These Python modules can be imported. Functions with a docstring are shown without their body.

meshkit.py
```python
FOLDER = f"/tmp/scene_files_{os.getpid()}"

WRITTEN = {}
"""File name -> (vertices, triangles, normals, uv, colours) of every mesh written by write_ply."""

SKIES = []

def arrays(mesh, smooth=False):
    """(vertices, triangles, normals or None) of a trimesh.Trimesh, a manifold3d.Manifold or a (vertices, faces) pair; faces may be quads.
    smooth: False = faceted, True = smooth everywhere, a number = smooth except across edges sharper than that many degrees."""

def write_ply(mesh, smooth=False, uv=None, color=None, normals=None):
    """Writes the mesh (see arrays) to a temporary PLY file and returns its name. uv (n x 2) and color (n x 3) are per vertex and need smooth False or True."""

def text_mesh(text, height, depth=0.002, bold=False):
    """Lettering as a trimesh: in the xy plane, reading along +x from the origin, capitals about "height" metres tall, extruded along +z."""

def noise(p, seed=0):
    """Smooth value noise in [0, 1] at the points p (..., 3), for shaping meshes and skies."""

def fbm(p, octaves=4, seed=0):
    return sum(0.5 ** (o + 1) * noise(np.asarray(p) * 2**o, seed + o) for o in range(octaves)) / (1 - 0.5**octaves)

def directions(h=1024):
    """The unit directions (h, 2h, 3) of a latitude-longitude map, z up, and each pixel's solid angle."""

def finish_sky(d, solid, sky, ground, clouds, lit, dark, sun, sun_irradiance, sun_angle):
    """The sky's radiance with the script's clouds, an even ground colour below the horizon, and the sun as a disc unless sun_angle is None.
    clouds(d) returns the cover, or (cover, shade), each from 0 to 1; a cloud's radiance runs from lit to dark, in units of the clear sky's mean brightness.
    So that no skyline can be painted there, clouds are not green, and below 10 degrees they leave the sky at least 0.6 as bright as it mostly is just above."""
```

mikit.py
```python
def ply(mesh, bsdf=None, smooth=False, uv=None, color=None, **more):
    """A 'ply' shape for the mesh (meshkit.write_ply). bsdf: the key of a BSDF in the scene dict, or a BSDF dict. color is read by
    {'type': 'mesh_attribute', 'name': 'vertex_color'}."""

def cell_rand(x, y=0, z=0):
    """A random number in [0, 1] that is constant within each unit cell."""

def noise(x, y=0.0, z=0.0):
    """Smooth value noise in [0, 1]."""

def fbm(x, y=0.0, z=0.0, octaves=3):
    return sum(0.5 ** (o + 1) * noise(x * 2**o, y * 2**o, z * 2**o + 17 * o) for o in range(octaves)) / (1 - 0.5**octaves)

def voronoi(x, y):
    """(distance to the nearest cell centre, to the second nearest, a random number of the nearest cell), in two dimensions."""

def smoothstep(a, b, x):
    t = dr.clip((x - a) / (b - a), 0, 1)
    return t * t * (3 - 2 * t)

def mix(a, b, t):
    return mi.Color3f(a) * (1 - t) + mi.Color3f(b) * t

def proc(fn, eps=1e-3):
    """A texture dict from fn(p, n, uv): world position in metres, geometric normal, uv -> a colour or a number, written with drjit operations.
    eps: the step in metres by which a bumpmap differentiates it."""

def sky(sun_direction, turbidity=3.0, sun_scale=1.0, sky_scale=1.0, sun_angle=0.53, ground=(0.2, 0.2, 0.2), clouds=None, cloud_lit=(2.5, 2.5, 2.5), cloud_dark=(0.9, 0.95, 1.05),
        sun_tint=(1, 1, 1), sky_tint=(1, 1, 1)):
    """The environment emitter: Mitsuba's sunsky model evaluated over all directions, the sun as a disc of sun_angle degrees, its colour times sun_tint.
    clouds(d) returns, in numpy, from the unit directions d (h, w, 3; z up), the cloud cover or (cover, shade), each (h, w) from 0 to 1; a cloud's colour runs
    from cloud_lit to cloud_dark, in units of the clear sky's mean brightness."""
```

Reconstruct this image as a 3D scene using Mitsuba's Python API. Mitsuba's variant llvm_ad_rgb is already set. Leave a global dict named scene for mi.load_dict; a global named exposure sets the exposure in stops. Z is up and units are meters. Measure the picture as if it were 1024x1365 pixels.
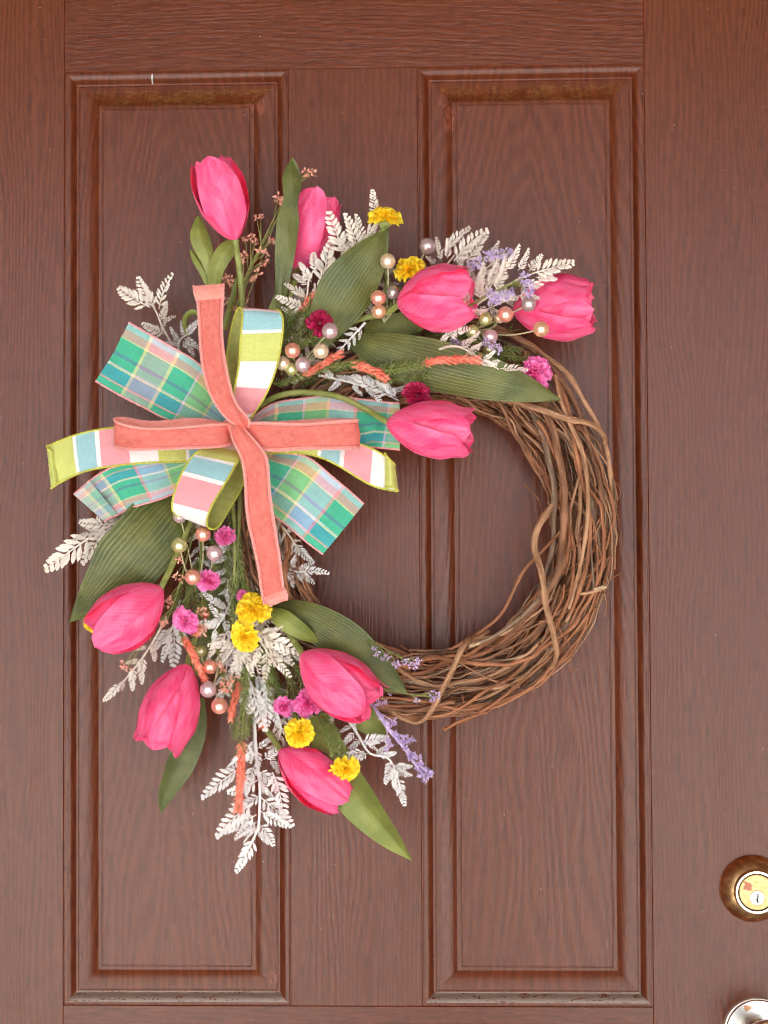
import math, random
import numpy as np, mitsuba as mi, drjit as dr, mikit, meshkit
from scipy.interpolate import CubicSpline, PchipInterpolator
from mikit import noise, fbm, cell_rand, smoothstep, mix, proc, ply

scene, labels = {}, {}
# ------------------------------------------------------------------ camera, sky, exposure
CAM = np.array([0.0724, -1.5103, -0.0243])
YAW, PITCH, ROLL, FOC = -0.02826, 0.02985, -0.00499, 2000.0
_F = np.array([math.sin(YAW) * math.cos(PITCH), math.cos(YAW) * math.cos(PITCH), math.sin(PITCH)])
_R = np.cross(_F, [0, 0, 1.0]); _R /= np.linalg.norm(_R)
_U = np.cross(_R, _F)
RT = _R * math.cos(ROLL) + _U * math.sin(ROLL)
UP = _U * math.cos(ROLL) - _R * math.sin(ROLL)
scene['camera'] = {'type': 'perspective', 'fov': math.degrees(2 * math.atan(512 / FOC)), 'fov_axis': 'x', 'near_clip': 0.05, 'far_clip': 200.0,
                   'to_world': mi.ScalarTransform4f().look_at(origin=CAM.tolist(), target=(CAM + _F).tolist(), up=UP.tolist())}
scene['sky'] = mikit.sky([-0.25, -0.62, 0.85], turbidity=3, sun_scale=1.5, sun_angle=12, sun_tint=(0.84, 1.0, 1.18), clouds=lambda d: 1.0, cloud_lit=(2.3, 2.4, 2.58), ground=(0.41, 0.40, 0.39))
exposure = 3.2

rng = np.random.default_rng(7)
random.seed(7)


def at(px, py, d):
    """The point at d metres in front of the door face that the photograph shows at this pixel."""
    v = _F + RT * ((px - 512) / FOC) + UP * ((682.5 - py) / FOC)
    return CAM + v * ((-d - CAM[1]) / v[1])


def pxm(d):
    return (1.51 - d) / FOC


def ats(pts):
    return np.array([at(*p) for p in pts])


def unit(v):
    v = np.asarray(v, float)
    return v / (np.linalg.norm(v, axis=-1, keepdims=True) + 1e-12)


def spl(P, n):
    P = np.asarray(P, float)
    if len(P) == 2:
        t = np.linspace(0, 1, n)[:, None]
        return P[0] * (1 - t) + P[1] * t
    t = np.r_[0, np.cumsum(np.linalg.norm(np.diff(P, axis=0), axis=1) ** 0.7 + 1e-6)]
    return CubicSpline(t, P, bc_type='natural')(np.linspace(0, t[-1], n))


# ------------------------------------------------------------------ meshes: (vertices, triangles, uv)
def grid(P, uv):
    nt, ns = P.shape[:2]
    i, j = np.meshgrid(np.arange(nt - 1), np.arange(ns - 1), indexing='ij')
    a = (i * ns + j).ravel()
    q = np.stack([a, a + 1, a + ns + 1, a + ns], 1)
    return P.reshape(-1, 3), np.vstack([q[:, [0, 1, 2]], q[:, [0, 2, 3]]]), uv.reshape(-1, 2)


def frames(P):
    T = unit(np.gradient(P, axis=0))
    n = np.cross(T[0], [0.3, 0.9, 0.2])
    if np.linalg.norm(n) < 1e-3:
        n = np.cross(T[0], [1, 0, 0])
    N = [unit(n)]
    for k in range(1, len(P)):
        v = N[-1] - T[k] * np.dot(N[-1], T[k])
        N.append(unit(v))
    N = np.array(N)
    return T, N, np.cross(T, N)


def tube(P, r, sides=7, cap=True):
    P = np.asarray(P, float)
    r = np.broadcast_to(np.asarray(r, float), (len(P),)).copy()
    T, N, B = frames(P)
    if cap:
        P = np.vstack([P[:1] - T[:1] * r[0] * 0.4, P, P[-1:] + T[-1:] * r[-1] * 0.4])
        r = np.r_[r[0] * 0.02, r, r[-1] * 0.02]
        N, B = np.vstack([N[:1], N, N[-1:]]), np.vstack([B[:1], B, B[-1:]])
    a = np.linspace(0, 2 * np.pi, sides + 1)
    G = P[:, None] + r[:, None, None] * (np.cos(a)[None, :, None] * N[:, None] + np.sin(a)[None, :, None] * B[:, None])
    L = np.r_[0, np.cumsum(np.linalg.norm(np.diff(P, axis=0), axis=1))]
    uv = np.stack(np.broadcast_arrays(np.linspace(0, 1, sides + 1)[None], L[:, None]), -1)
    v, f, uv = grid(G, uv)
    return v, f[:, ::-1], uv


def join(ms):
    vs, fs, us, o = [], [], [], 0
    for v, f, u in ms:
        vs.append(v); fs.append(f + o); us.append(u); o += len(v)
    return np.vstack(vs), np.vstack(fs), np.vstack(us)


_count = {}


def number(key):
    n = _count.get(key, 0)
    _count[key] = n + 1
    return key if n == 0 else f'{key}_{n:03d}'


def put(name, m, bsdf, parent=None, smooth=True, **lab):
    key = number(f'{parent}__{name}' if parent else name)
    v, f, u = m
    scene[key] = ply((v, f), bsdf, smooth=smooth, uv=u if smooth in (True, False) else None)
    if lab:
        labels[key] = lab
    return key


def put_copy(name, d, mat, parent):
    key = number(f'{parent}__{name}')
    scene[key] = {**d, 'to_world': mi.ScalarTransform4f(np.asarray(mat).tolist())}
    return key


def thing(name, label, cat, group=None):
    key = number(name)
    labels[key] = {'label': label, 'category': cat}
    if group:
        labels[key]['group'] = group
    return key


# ------------------------------------------------------------------ materials
def rgb(c):
    """sRGB 0-255 to a linear tuple."""
    c = np.asarray(c, float) / 255
    return tuple(np.where(c <= 0.04045, c / 12.92, ((c + 0.055) / 1.055) ** 2.4).tolist())


def val(c):
    return {'type': 'rgb', 'value': list(map(float, c))}


def bsdf(name, inner):
    scene[name] = inner
    return name


def prin(color, rough=0.5, **k):
    c = color if isinstance(color, dict) else val(color)
    return {'type': 'principled', 'base_color': c, 'roughness': rough, **k}


def two(b, back=None):
    d = {'type': 'twosided', 'a': b}
    if back:
        d['b'] = back
    return d


def bump(b, fn, scale=1.0, eps=4e-4):
    return {'type': 'bumpmap', 'tex': proc(fn, eps), 'scale': scale, 'b': b}


ZP, XA, XB, XO = 0.4726, -0.0658, 0.0657, 0.295   # upper panel edges on the door
PCX = (XO - XB) / 2 + XB


def grain_v(p, n=None, uv=None):
    """Embossed oak grain running up the door: height 0..1."""
    x, z = p.x, p.z
    w = fbm(x * 14, z * 2.2, 3.0) - 0.5
    f = dr.abs(dr.abs(x) - PCX + 0.02 * (noise(z * 2.0, 5.0) - 0.5))
    g = x * 330 + 8.0 * w + 6.0 * noise(x * 45, z * 9)
    inpanel = (dr.abs(dr.abs(x) - PCX) < 0.1146) & (dr.abs(z) < ZP)
    arch = dr.sqrt(dr.square(f * 260) + dr.square((z - 0.11 * dr.sin(z * 3)) * 26) * smoothstep(0.0, 0.05, f + 0.03)) * 1.0 + 4.0 * w + z * 30
    g = dr.select(inpanel, arch * 0.88 + 3.0 * w + 4.0 * noise(x * 45, z * 9), g)
    ring = 0.5 + 0.5 * dr.sin(g * 6.2832 * 0.55)
    pore = noise(x * 900 + 30 * w, z * 75)
    pore2 = noise(x * 480 + 9, z * 150)
    return ring * (0.22 + 0.36 * noise(x * 22, z * 7, 6.0)) + pore * 0.36 + pore2 * 0.24


def grain_h(p, n=None, uv=None):
    x, z = p.x, p.z
    w = fbm(z * 14, x * 2.2, 9.0) - 0.5
    ring = 0.5 + 0.5 * dr.sin((z * 330 + x * 12 + 14.0 * w) * 3.2)
    return ring * (0.05 + 0.2 * noise(z * 24, x * 7, 6.0)) + noise(z * 900 + 30 * w, x * 75) * 0.45 + noise(z * 480, x * 150) * 0.3


SCUFFS = [(-0.098, 0.437, 0.008, 0.012), (0.0925, 0.437, 0.005, 0.004), (0.098, 0.418, 0.005, 0.016), (-0.085, -0.446, 0.006, 0.007), (0.2, -0.0, 0.0001, 0.0001)]


def paint(grain):
    def fn(p, n, uv):
        h = grain(p)
        tone = fbm(p.x * 3.1, p.z * 3.3, 2.0) - 0.5
        c = mix((0.113, 0.0220, 0.0060), (0.152, 0.0345, 0.0108), smoothstep(0.25, 0.85, h)) * (1.0 + 0.16 * tone)
        pores = smoothstep(0.66, 0.8, noise(p.x * 560, p.z * 80, 12.0) if grain is grain_v else noise(p.z * 560, p.x * 80, 12.0))
        c = c * (1.0 - 0.2 * pores)
        # specks of pale dust
        cx, cz = dr.floor(p.x * 62), dr.floor(p.z * 62)
        ox, oz = cell_rand(cx, cz, 1), cell_rand(cx, cz, 2)
        r = 0.012 + 0.04 * dr.square(cell_rand(cx, cz, 4))
        d2 = dr.square(p.x * 62 - cx - 0.1 - 0.8 * ox) + dr.square(p.z * 62 - cz - 0.1 - 0.8 * oz)
        speck = dr.select((cell_rand(cx, cz, 3) > 0.90) & (d2 < r * r), 1.0, 0.0)
        return mix(c, (0.48, 0.34, 0.26), speck * 0.75)
    return fn


def panel_paint(p, n, uv):
    c = paint(grain_v)(p, n, uv)
    # chipped corners showing the older, redder coat
    chip = mi.Float(0)
    nn = noise(p.x * 900, p.z * 260, 4.0)
    for (sx, sz, a, b) in SCUFFS[:4]:
        q = dr.square((p.x - sx) / a) + dr.square((p.z - sz) / b)
        chip = dr.maximum(chip, dr.select((q < 1.0) & (nn > 0.45), 1.0, 0.0))
    c = mix(c, (0.30, 0.085, 0.045), chip * 0.5)
    # yellow pollen grains lying on the upper bevels, grey dust on the lower mouldings
    g1 = noise(p.x * 1500, p.z * 1500, 1.0) * 0.65 + noise(p.x * 260, p.z * 520, 5.0) * 0.55
    on = (p.z > ZP - 0.0365) & (p.z < ZP - 0.0165) & (n.z > 0.05)
    c = mix(c, (0.25, 0.145, 0.035), dr.select(on & (g1 + 0.35 * noise(p.x * 60, p.z * 90, 3.0) > 0.88), 0.36, 0.0))
    low = (p.z < -ZP + 0.0135) & (p.z > -ZP + 0.0012) & (n.z > 0.03)
    g2 = noise(p.x * 700, p.z * 1500, 2.0) * 0.6 + noise(p.x * 90, p.z * 600, 8.0) * 0.6
    c = mix(c, (0.30, 0.24, 0.20), dr.select(low & (g2 > 0.36), 0.72, 0.0))
    # pale scratch on the upper moulding
    ps = dr.abs(p.x + 0.2052 - 0.1 * (p.z - 0.4655))
    c = mix(c, (0.55, 0.62, 0.66), dr.select((ps < 0.0007) & (dr.abs(p.z - 0.4655) < 0.0042), 1.0, 0.0))
    return c


PAINT_R, GR = 0.33, 0.00027
for nm, fn, gr in (('paint_stile', paint(grain_v), grain_v), ('paint_rail', paint(grain_h), grain_h), ('paint_panel', panel_paint, grain_v)):
    bsdf(nm, two(bump(prin(proc(fn), PAINT_R, specular=0.54), gr, GR)))

# metal of the lock and knob
def tarnish(a, b, lo, hi, s):
    def fn(p, n, uv):
        t = fbm(p.x * s, p.y * s, p.z * s, octaves=4)
        return mix(a, b, smoothstep(lo, hi, t))
    return fn


bsdf('brass_dark', two({'type': 'principled', 'base_color': proc(tarnish((0.55, 0.32, 0.15), (0.92, 0.64, 0.34), 0.35, 0.7, 130)), 'metallic': 1.0, 'roughness': 0.26}))
bsdf('brass_pale', two({'type': 'principled', 'base_color': val((0.80, 0.74, 0.58)), 'metallic': 1.0, 'roughness': 0.24}))
FACE = at(997.8, 1182, 0.02)


def face_col(p, n, uv):
    k = fbm(p.x * 380, p.z * 380, 3.0) + 0.5 * fbm(p.x * 90, p.z * 90, 6.0)
    q = dr.sqrt(dr.square((p.x - FACE[0]) / 0.0062) + dr.square((p.z - FACE[2]) / 0.0058))
    c = mix((0.50, 0.31, 0.135), (0.60, 0.40, 0.20), smoothstep(0.5, 1.0, k))
    return mix(c, (0.30, 0.12, 0.08), dr.select(q + 0.9 * (k - 0.75) < 0.85, 1.0, 0.0))


bsdf('brass_face', two({'type': 'principled', 'base_color': proc(face_col), 'metallic': 1.0, 'roughness': 0.34}))
bsdf('nickel', two({'type': 'principled', 'base_color': val((0.52, 0.51, 0.48)), 'metallic': 1.0, 'roughness': 0.3}))
bsdf('worn_silver', two({'type': 'principled', 'base_color': proc(tarnish((0.55, 0.27, 0.13), (0.88, 0.85, 0.78), 0.30, 0.36, 70)), 'metallic': 1.0, 'roughness': 0.22}))
bsdf('dark_gap', two(prin((0.02, 0.02, 0.025), 0.6)))


# petals
def tulip_col(p, n, uv):
    s = dr.abs(uv.x - 0.5) * 2
    v = noise((uv.y * 1.0 - s * 0.35) * 60, s * 3, 1.0)
    k = noise(uv.x * 9, uv.y * 5, 3.0)
    c = mix((0.94, 0.062, 0.215), (0.98, 0.175, 0.37), smoothstep(0.15, 0.85, 0.35 * v + 0.65 * k))
    return mix(c, (0.92, 0.035, 0.17), smoothstep(0.12, 0.0, s) * smoothstep(0.85, 0.3, uv.y) * 0.55)


def tulip_bump(p, n, uv):
    s = dr.abs(uv.x - 0.5) * 2
    w = noise(uv.x * 6, uv.y * 6, 2.0)
    return 0.5 + 0.5 * dr.sin((uv.y - s * 0.42) * 120 + w * 5) * (0.4 + 0.6 * w)


bsdf('tulip_petal', two(bump(prin(proc(tulip_col), 0.42, specular=0.4, sheen=0.25), tulip_bump, 0.00009)))
STRIPES = 15.0


def leaf_col(dark, lite, line):
    def fn(p, n, uv):
        f = uv.x * STRIPES + 0.35 * (noise(uv.y * 4, uv.x * 20) - 0.5)
        l = dr.abs(f - dr.floor(f) - 0.5)
        gaps = smoothstep(0.12, 0.3, noise(uv.x * STRIPES * 3, uv.y * 26, 2.0))
        c = mix(dark, lite, smoothstep(0.25, 0.75, fbm(p.x * 45, p.y * 45, p.z * 45)))
        c = c * (0.88 + 0.24 * noise(uv.x * 90, uv.y * 6, 6.0))
        return mix(c, line, smoothstep(0.13, 0.05, l) * gaps * 0.45)
    return fn


def leaf_bump(p, n, uv):
    f = uv.x * STRIPES
    return 0.5 + 0.5 * dr.cos(f * 6.2832)


DARK = leaf_col((0.066, 0.088, 0.020), (0.140, 0.155, 0.040), (0.36, 0.36, 0.15))
LITE = leaf_col((0.17, 0.215, 0.035), (0.27, 0.31, 0.065), (0.42, 0.43, 0.16))
OLIVE = leaf_col((0.12, 0.15, 0.03), (0.20, 0.215, 0.055), (0.38, 0.38, 0.14))
for nm, a, b in (('leaf_dark', DARK, LITE), ('leaf_lite', LITE, DARK), ('leaf_olive', OLIVE, LITE)):
    bsdf(nm, two(bump(prin(proc(a), 0.40, specular=0.5), leaf_bump, 0.0003), bump(prin(proc(b), 0.5, specular=0.4), leaf_bump, 0.0003)))


def mottled(a, b, s, sz=None):
    sz = sz or s

    def fn(p, n, uv):
        return mix(a, b, smoothstep(0.25, 0.75, fbm(p.x * s, p.y * s, p.z * sz)))
    return fn


bsdf('stem_green', two(prin(proc(mottled((0.20, 0.24, 0.055), (0.31, 0.33, 0.10), 120)), 0.5)))
bsdf('filler_green', two(prin(proc(mottled((0.18, 0.25, 0.06), (0.35, 0.40, 0.14), 200)), 0.55)))
bsdf('fern_cream', two(prin(proc(mottled((0.80, 0.72, 0.62), (0.89, 0.84, 0.76), 60)), 0.6)))
bsdf('fern_white', two(prin(proc(mottled((0.80, 0.80, 0.79), (0.89, 0.89, 0.88), 60)), 0.6)))
bsdf('yellow_petal', two(prin(proc(mottled((0.92, 0.66, 0.015), (0.97, 0.82, 0.05), 260)), 0.55)))
bsdf('pink_petal', two(prin(proc(mottled((0.78, 0.13, 0.40), (0.90, 0.27, 0.60), 200)), 0.6)))
bsdf('burgundy_petal', two(prin(proc(mottled((0.30, 0.006, 0.05), (0.62, 0.02, 0.12), 300)), 0.55)))
bsdf('coral_bract', two(prin(proc(mottled((0.88, 0.20, 0.13), (0.92, 0.36, 0.25), 220)), 0.6)))
bsdf('peach_petal', two(prin(proc(mottled((0.88, 0.40, 0.30), (0.95, 0.58, 0.46), 300)), 0.6)))
bsdf('lilac_petal', two(prin(proc(mottled((0.50, 0.37, 0.66), (0.74, 0.62, 0.86), 320)), 0.65)))
bsdf('wire', two(prin((0.62, 0.60, 0.38), 0.5)))


def bark(lo, hi):
    def fn(p, n, uv):
        t = noise(uv.x * 9, uv.y * 45, 1.0) * 0.5 + fbm(p.x * 40, p.y * 40, p.z * 40) * 0.5
        fib = noise(uv.x * 26, uv.y * 60, 7.0)
        return mix(lo, hi, smoothstep(0.2, 0.8, t)) * (0.84 + 0.32 * fib)
    return fn


def bark_bump(p, n, uv):
    return noise(uv.x * 12, uv.y * 90, 3.0) * 0.7 + noise(uv.x * 26, uv.y * 300, 4.0) * 0.3


VINES = []
for k, (lo, hi) in enumerate([((0.13, 0.055, 0.028), (0.38, 0.18, 0.098)), ((0.28, 0.135, 0.068), (0.60, 0.34, 0.195)), ((0.15, 0.088, 0.055), (0.38, 0.25, 0.17)), ((0.22, 0.080, 0.036), (0.48, 0.205, 0.10))]):
    VINES.append(bsdf(f'bark_{k}', two(bump(prin(proc(bark(lo, hi)), 0.62, specular=0.35), bark_bump, 0.00035))))
bsdf('cut_wood', two(prin(proc(mottled((0.40, 0.26, 0.14), (0.60, 0.45, 0.28), 300)), 0.7)))

PEARLS = {'coral': (0.90, 0.34, 0.24), 'cream': (0.90, 0.70, 0.47), 'lilac': (0.66, 0.45, 0.50), 'green': (0.56, 0.55, 0.20), 'orange': (0.92, 0.46, 0.26), 'mauve': (0.46, 0.36, 0.36)}
for k, c in PEARLS.items():
    bsdf('pearl_' + k, {'type': 'blendbsdf', 'weight': 0.45, 'a': prin(c, 0.4, specular=0.5), 'b': {'type': 'roughconductor', 'alpha': 0.035, 'distribution': 'ggx', 'specular_reflectance': val(np.sqrt(np.sqrt(c)))}})


# fabrics: uv.x runs 0..1 across the ribbon, uv.y in metres along it
def weave(p, n, uv):
    a, b = uv.x * 64 / 0.85, uv.y * 1150
    return 0.5 + 0.25 * dr.sin(a * 6.2832) * dr.sin(b * 6.2832) + 0.35 * noise(uv.x * 60, uv.y * 160, 2.0) + 0.3 * noise(uv.x * 6, uv.y * 420, 5.0)


def thread(uv):
    return 0.90 + 0.20 * noise(uv.x * 75, uv.y * 90, 1.0) * 0.5 + 0.20 * noise(uv.x * 9, uv.y * 1100, 2.0) * 0.5


def bands(t, period, table):
    """A colour that steps along t: table of (end fraction, colour)."""
    q = t / period
    q = q - dr.floor(q)
    c = mi.Color3f(table[-1][1])
    for end, col in reversed(table[:-1]):
        c = dr.select(q < end, mi.Color3f(col), c)
    return c


G, LG, TB, NV, PK, GY, YL, LV, PB = ((0.075, 0.48, 0.30), (0.36, 0.64, 0.21), (0.06, 0.30, 0.54), (0.12, 0.13, 0.36), (0.86, 0.30, 0.34), (0.50, 0.44, 0.44), (0.88, 0.76, 0.34), (0.70, 0.58, 0.72), (0.50, 0.64, 0.76))
ACROSS = [(0.10, PB), (0.22, PK), (0.24, YL), (0.46, G), (0.51, NV), (0.63, G), (0.655, LV), (0.675, YL), (0.86, TB), (0.89, PK), (1.01, G)]
ALONG = [(0.20, G), (0.225, YL), (0.42, GY), (0.445, YL), (0.62, G), (0.635, LV), (0.79, LG), (0.81, YL), (0.98, PB), (1.01, PK)]


def plaid(k=1.0):
    def fn(p, n, uv):
        a = bands(uv.x, 1.0, ACROSS)
        b = bands(uv.y, 0.135, ALONG)
        # crossing threads: each dominates in turn at thread scale, so the eye sees their average
        c = a * 0.5 + b * 0.5
        return c * thread(uv) * k + (1 - k) * 0.72
    return fn


LIME, TEAL, WHT, PINK, CORAL = (0.60, 0.64, 0.19), (0.33, 0.57, 0.62), (0.84, 0.82, 0.82), (0.82, 0.35, 0.39), (0.82, 0.28, 0.24)
STRIPE = [(0.25, LIME), (0.28, WHT), (0.45, TEAL), (0.49, WHT), (0.75, PINK), (1.01, WHT)]


def striped(offset, direction=1, period=0.105):
    def fn(p, n, uv):
        return bands(uv.y * direction + offset, period, STRIPE) * thread(uv)
    return fn


def fabric(fn, rough=0.75, **k):
    return bump(prin(proc(fn), rough, specular=0.25, **k), weave, 0.00016, 2.5e-4)


LINING = fabric(lambda p, n, uv: mix((0.36, 0.38, 0.10), (0.44, 0.46, 0.15), noise(uv.x * 5, uv.y * 300)) * thread(uv))
bsdf('plaid_cloth', two(fabric(plaid()), fabric(plaid(0.72))))
bsdf('striped_cloth', two(fabric(striped(0.0)), LINING))


def velvet(p, n, uv):
    t = fbm(uv.x * 9, uv.y * 240, 3.0)
    c = mix((0.74, 0.175, 0.145), (0.81, 0.235, 0.20), smoothstep(0.2, 0.8, t)) * (0.86 + 0.28 * noise(uv.x * 40, uv.y * 1500, 1.0))
    e = dr.minimum(uv.x, 1 - uv.x)                      # paler woven selvedge with a row of stitches
    c = dr.select(e < 0.10, mi.Color3f(0.83, 0.30, 0.27) * (0.85 + 0.3 * noise(uv.x * 30, uv.y * 900, 5.0)), c)
    st = uv.y * 420
    return dr.select((e > 0.095) & (e < 0.135) & (st - dr.floor(st) < 0.6), mi.Color3f(0.48, 0.09, 0.08), c)


bsdf('velvet_coral', two(bump(prin(proc(velvet), 0.85, specular=0.15, sheen=1.0, sheen_tint=0.6), weave, 0.0003, 2.5e-4),
                         fabric(lambda p, n, uv: mix((0.86, 0.30, 0.25), (0.90, 0.38, 0.32), noise(uv.x * 5, uv.y * 300)) * thread(uv))))
for nm, c in (('trim_pink', (0.86, 0.40, 0.42)), ('trim_lime', (0.60, 0.60, 0.09)), ('trim_coral', (0.88, 0.38, 0.35))):
    bsdf(nm, two(prin(proc((lambda c: lambda p, n, uv: mi.Color3f(c) * (0.72 + 0.42 * noise(uv.x * 3, uv.y * 1300, 2.0)))(c)), 0.7, sheen=0.4)))

bsdf('concrete', two(prin(proc(mottled((0.45, 0.44, 0.43), (0.56, 0.55, 0.54), 6)), 0.8)))
bsdf('soffit', two(prin((0.14, 0.07, 0.035), 0.8)))
bsdf('brickish', two(prin(proc(mottled((0.26, 0.19, 0.15), (0.36, 0.28, 0.23), 9)), 0.85)))

# ------------------------------------------------------------------ setting: the porch in front of the door
ZG = -1.44


def box(x0, x1, y0, y1, z0, z1):
    v = np.array([[x, y, z] for x in (x0, x1) for y in (y0, y1) for z in (z0, z1)], float)
    f = np.array([[0, 1, 3], [0, 3, 2], [4, 6, 7], [4, 7, 5], [0, 4, 5], [0, 5, 1], [2, 3, 7], [2, 7, 6], [0, 2, 6], [0, 6, 4], [1, 5, 7], [1, 7, 3]])
    return v, f, np.zeros((8, 2))


put('ground', box(-60, 60, -60, 10, ZG - 0.3, ZG - 0.16), 'concrete', smooth=False, kind='structure', label='pale concrete ground in front of the porch')
put('porch_floor', box(-2.15, 2.15, -2.5, 0.05, ZG - 0.155, ZG - 0.01), 'concrete', smooth=False, kind='structure', label='pale concrete porch floor below the door')
put('porch_ceiling', box(-2.15, 2.15, -2.9, 0.3, 1.05, 1.2), 'soffit', smooth=False, kind='structure', label='tan porch ceiling above the door')
for sx in (-1, 1):
    put('house_wall', box(min(sx * 0.465, sx * 1.89), max(sx * 0.465, sx * 1.89), 0.0, 0.2, ZG - 0.01, 1.049), 'brickish', smooth=False, kind='structure', label='brown house wall beside the door')
for sx in (-1, 1):
    put('porch_side_wall', box(min(sx * 1.9, sx * 2.1), max(sx * 1.9, sx * 2.1), -2.45, -0.001, ZG - 0.009, 1.048), 'brickish', smooth=False, kind='structure', label='brown porch side wall')
put('house_wall', box(-0.464, 0.464, 0.0, 0.2, 0.606, 1.049), 'brickish', smooth=False, kind='structure', label='brown house wall over the door')

# ------------------------------------------------------------------ door
door = thing('door', 'brown painted wood grain entry door with raised panels behind the wreath', 'door')
MM = 0.001


def slab(x0, x1, z0, z1, c=0.0006):
    """A board with small chamfers, face at y = 0, 40 mm thick."""
    def loop(i, y):
        return [[x0 + i, y, z0 + i], [x1 - i, y, z0 + i], [x1 - i, y, z1 - i], [x0 + i, y, z1 - i]]
    v = np.array(loop(c, 0) + loop(0, c) + loop(0, 0.04))
    f = [[0, 1, 2], [0, 2, 3]]
    for a, b in ((0, 4), (4, 8)):
        for k in range(4):
            k2 = (k + 1) % 4
            f += [[a + k, b + k, b + k2], [a + k, b + k2, a + k2]]
    return v, np.array(f), np.zeros((len(v), 2))


PROFILE = [(0, 0.6), (0.3, 1.1), (1.2, 1.0), (1.7, 0.25), (3.5, 0.15), (5.5, 0.55), (7.2, 1.3), (8.6, 2.8), (9.6, 4.6), (10.6, 6.2), (11.4, 6.9), (12.3, 7.1), (13.4, 6.9), (13.7, 7.7), (14.3, 7.7),
           (14.7, 7.0), (18, 6.85), (22, 6.5), (26, 5.9), (29, 5.0), (31.5, 3.9), (33.5, 2.5), (34.8, 1.5), (35.4, 1.25), (38.6, 1.2), (38.9, 1.9), (39.6, 1.9), (40.1, 1.15)]


def panel(x0, x1, z0, z1):
    P = []
    for i, d in PROFILE:
        i, d = i * MM, d * MM
        P.append([[x0 + i, d, z0 + i], [x1 - i, d, z0 + i], [x1 - i, d, z1 - i], [x0 + i, d, z1 - i]])
    P = np.array(P)
    vs, f, o = [], [], 0
    for k in range(4):                       # each side with vertices of its own, so the mitres stay sharp
        k2 = (k + 1) % 4
        vs.append(P[:, [k, k2]].reshape(-1, 3))
        for a in range(len(PROFILE) - 1):
            q = o + 2 * a
            f += [[q, q + 1, q + 3], [q, q + 3, q + 2]]
        o += 2 * len(PROFILE)
    vs.append(P[-1])
    f += [[o, o + 1, o + 2], [o, o + 2, o + 3]]
    v = np.vstack(vs)
    return v, np.array(f), np.zeros((len(v), 2))


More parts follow.
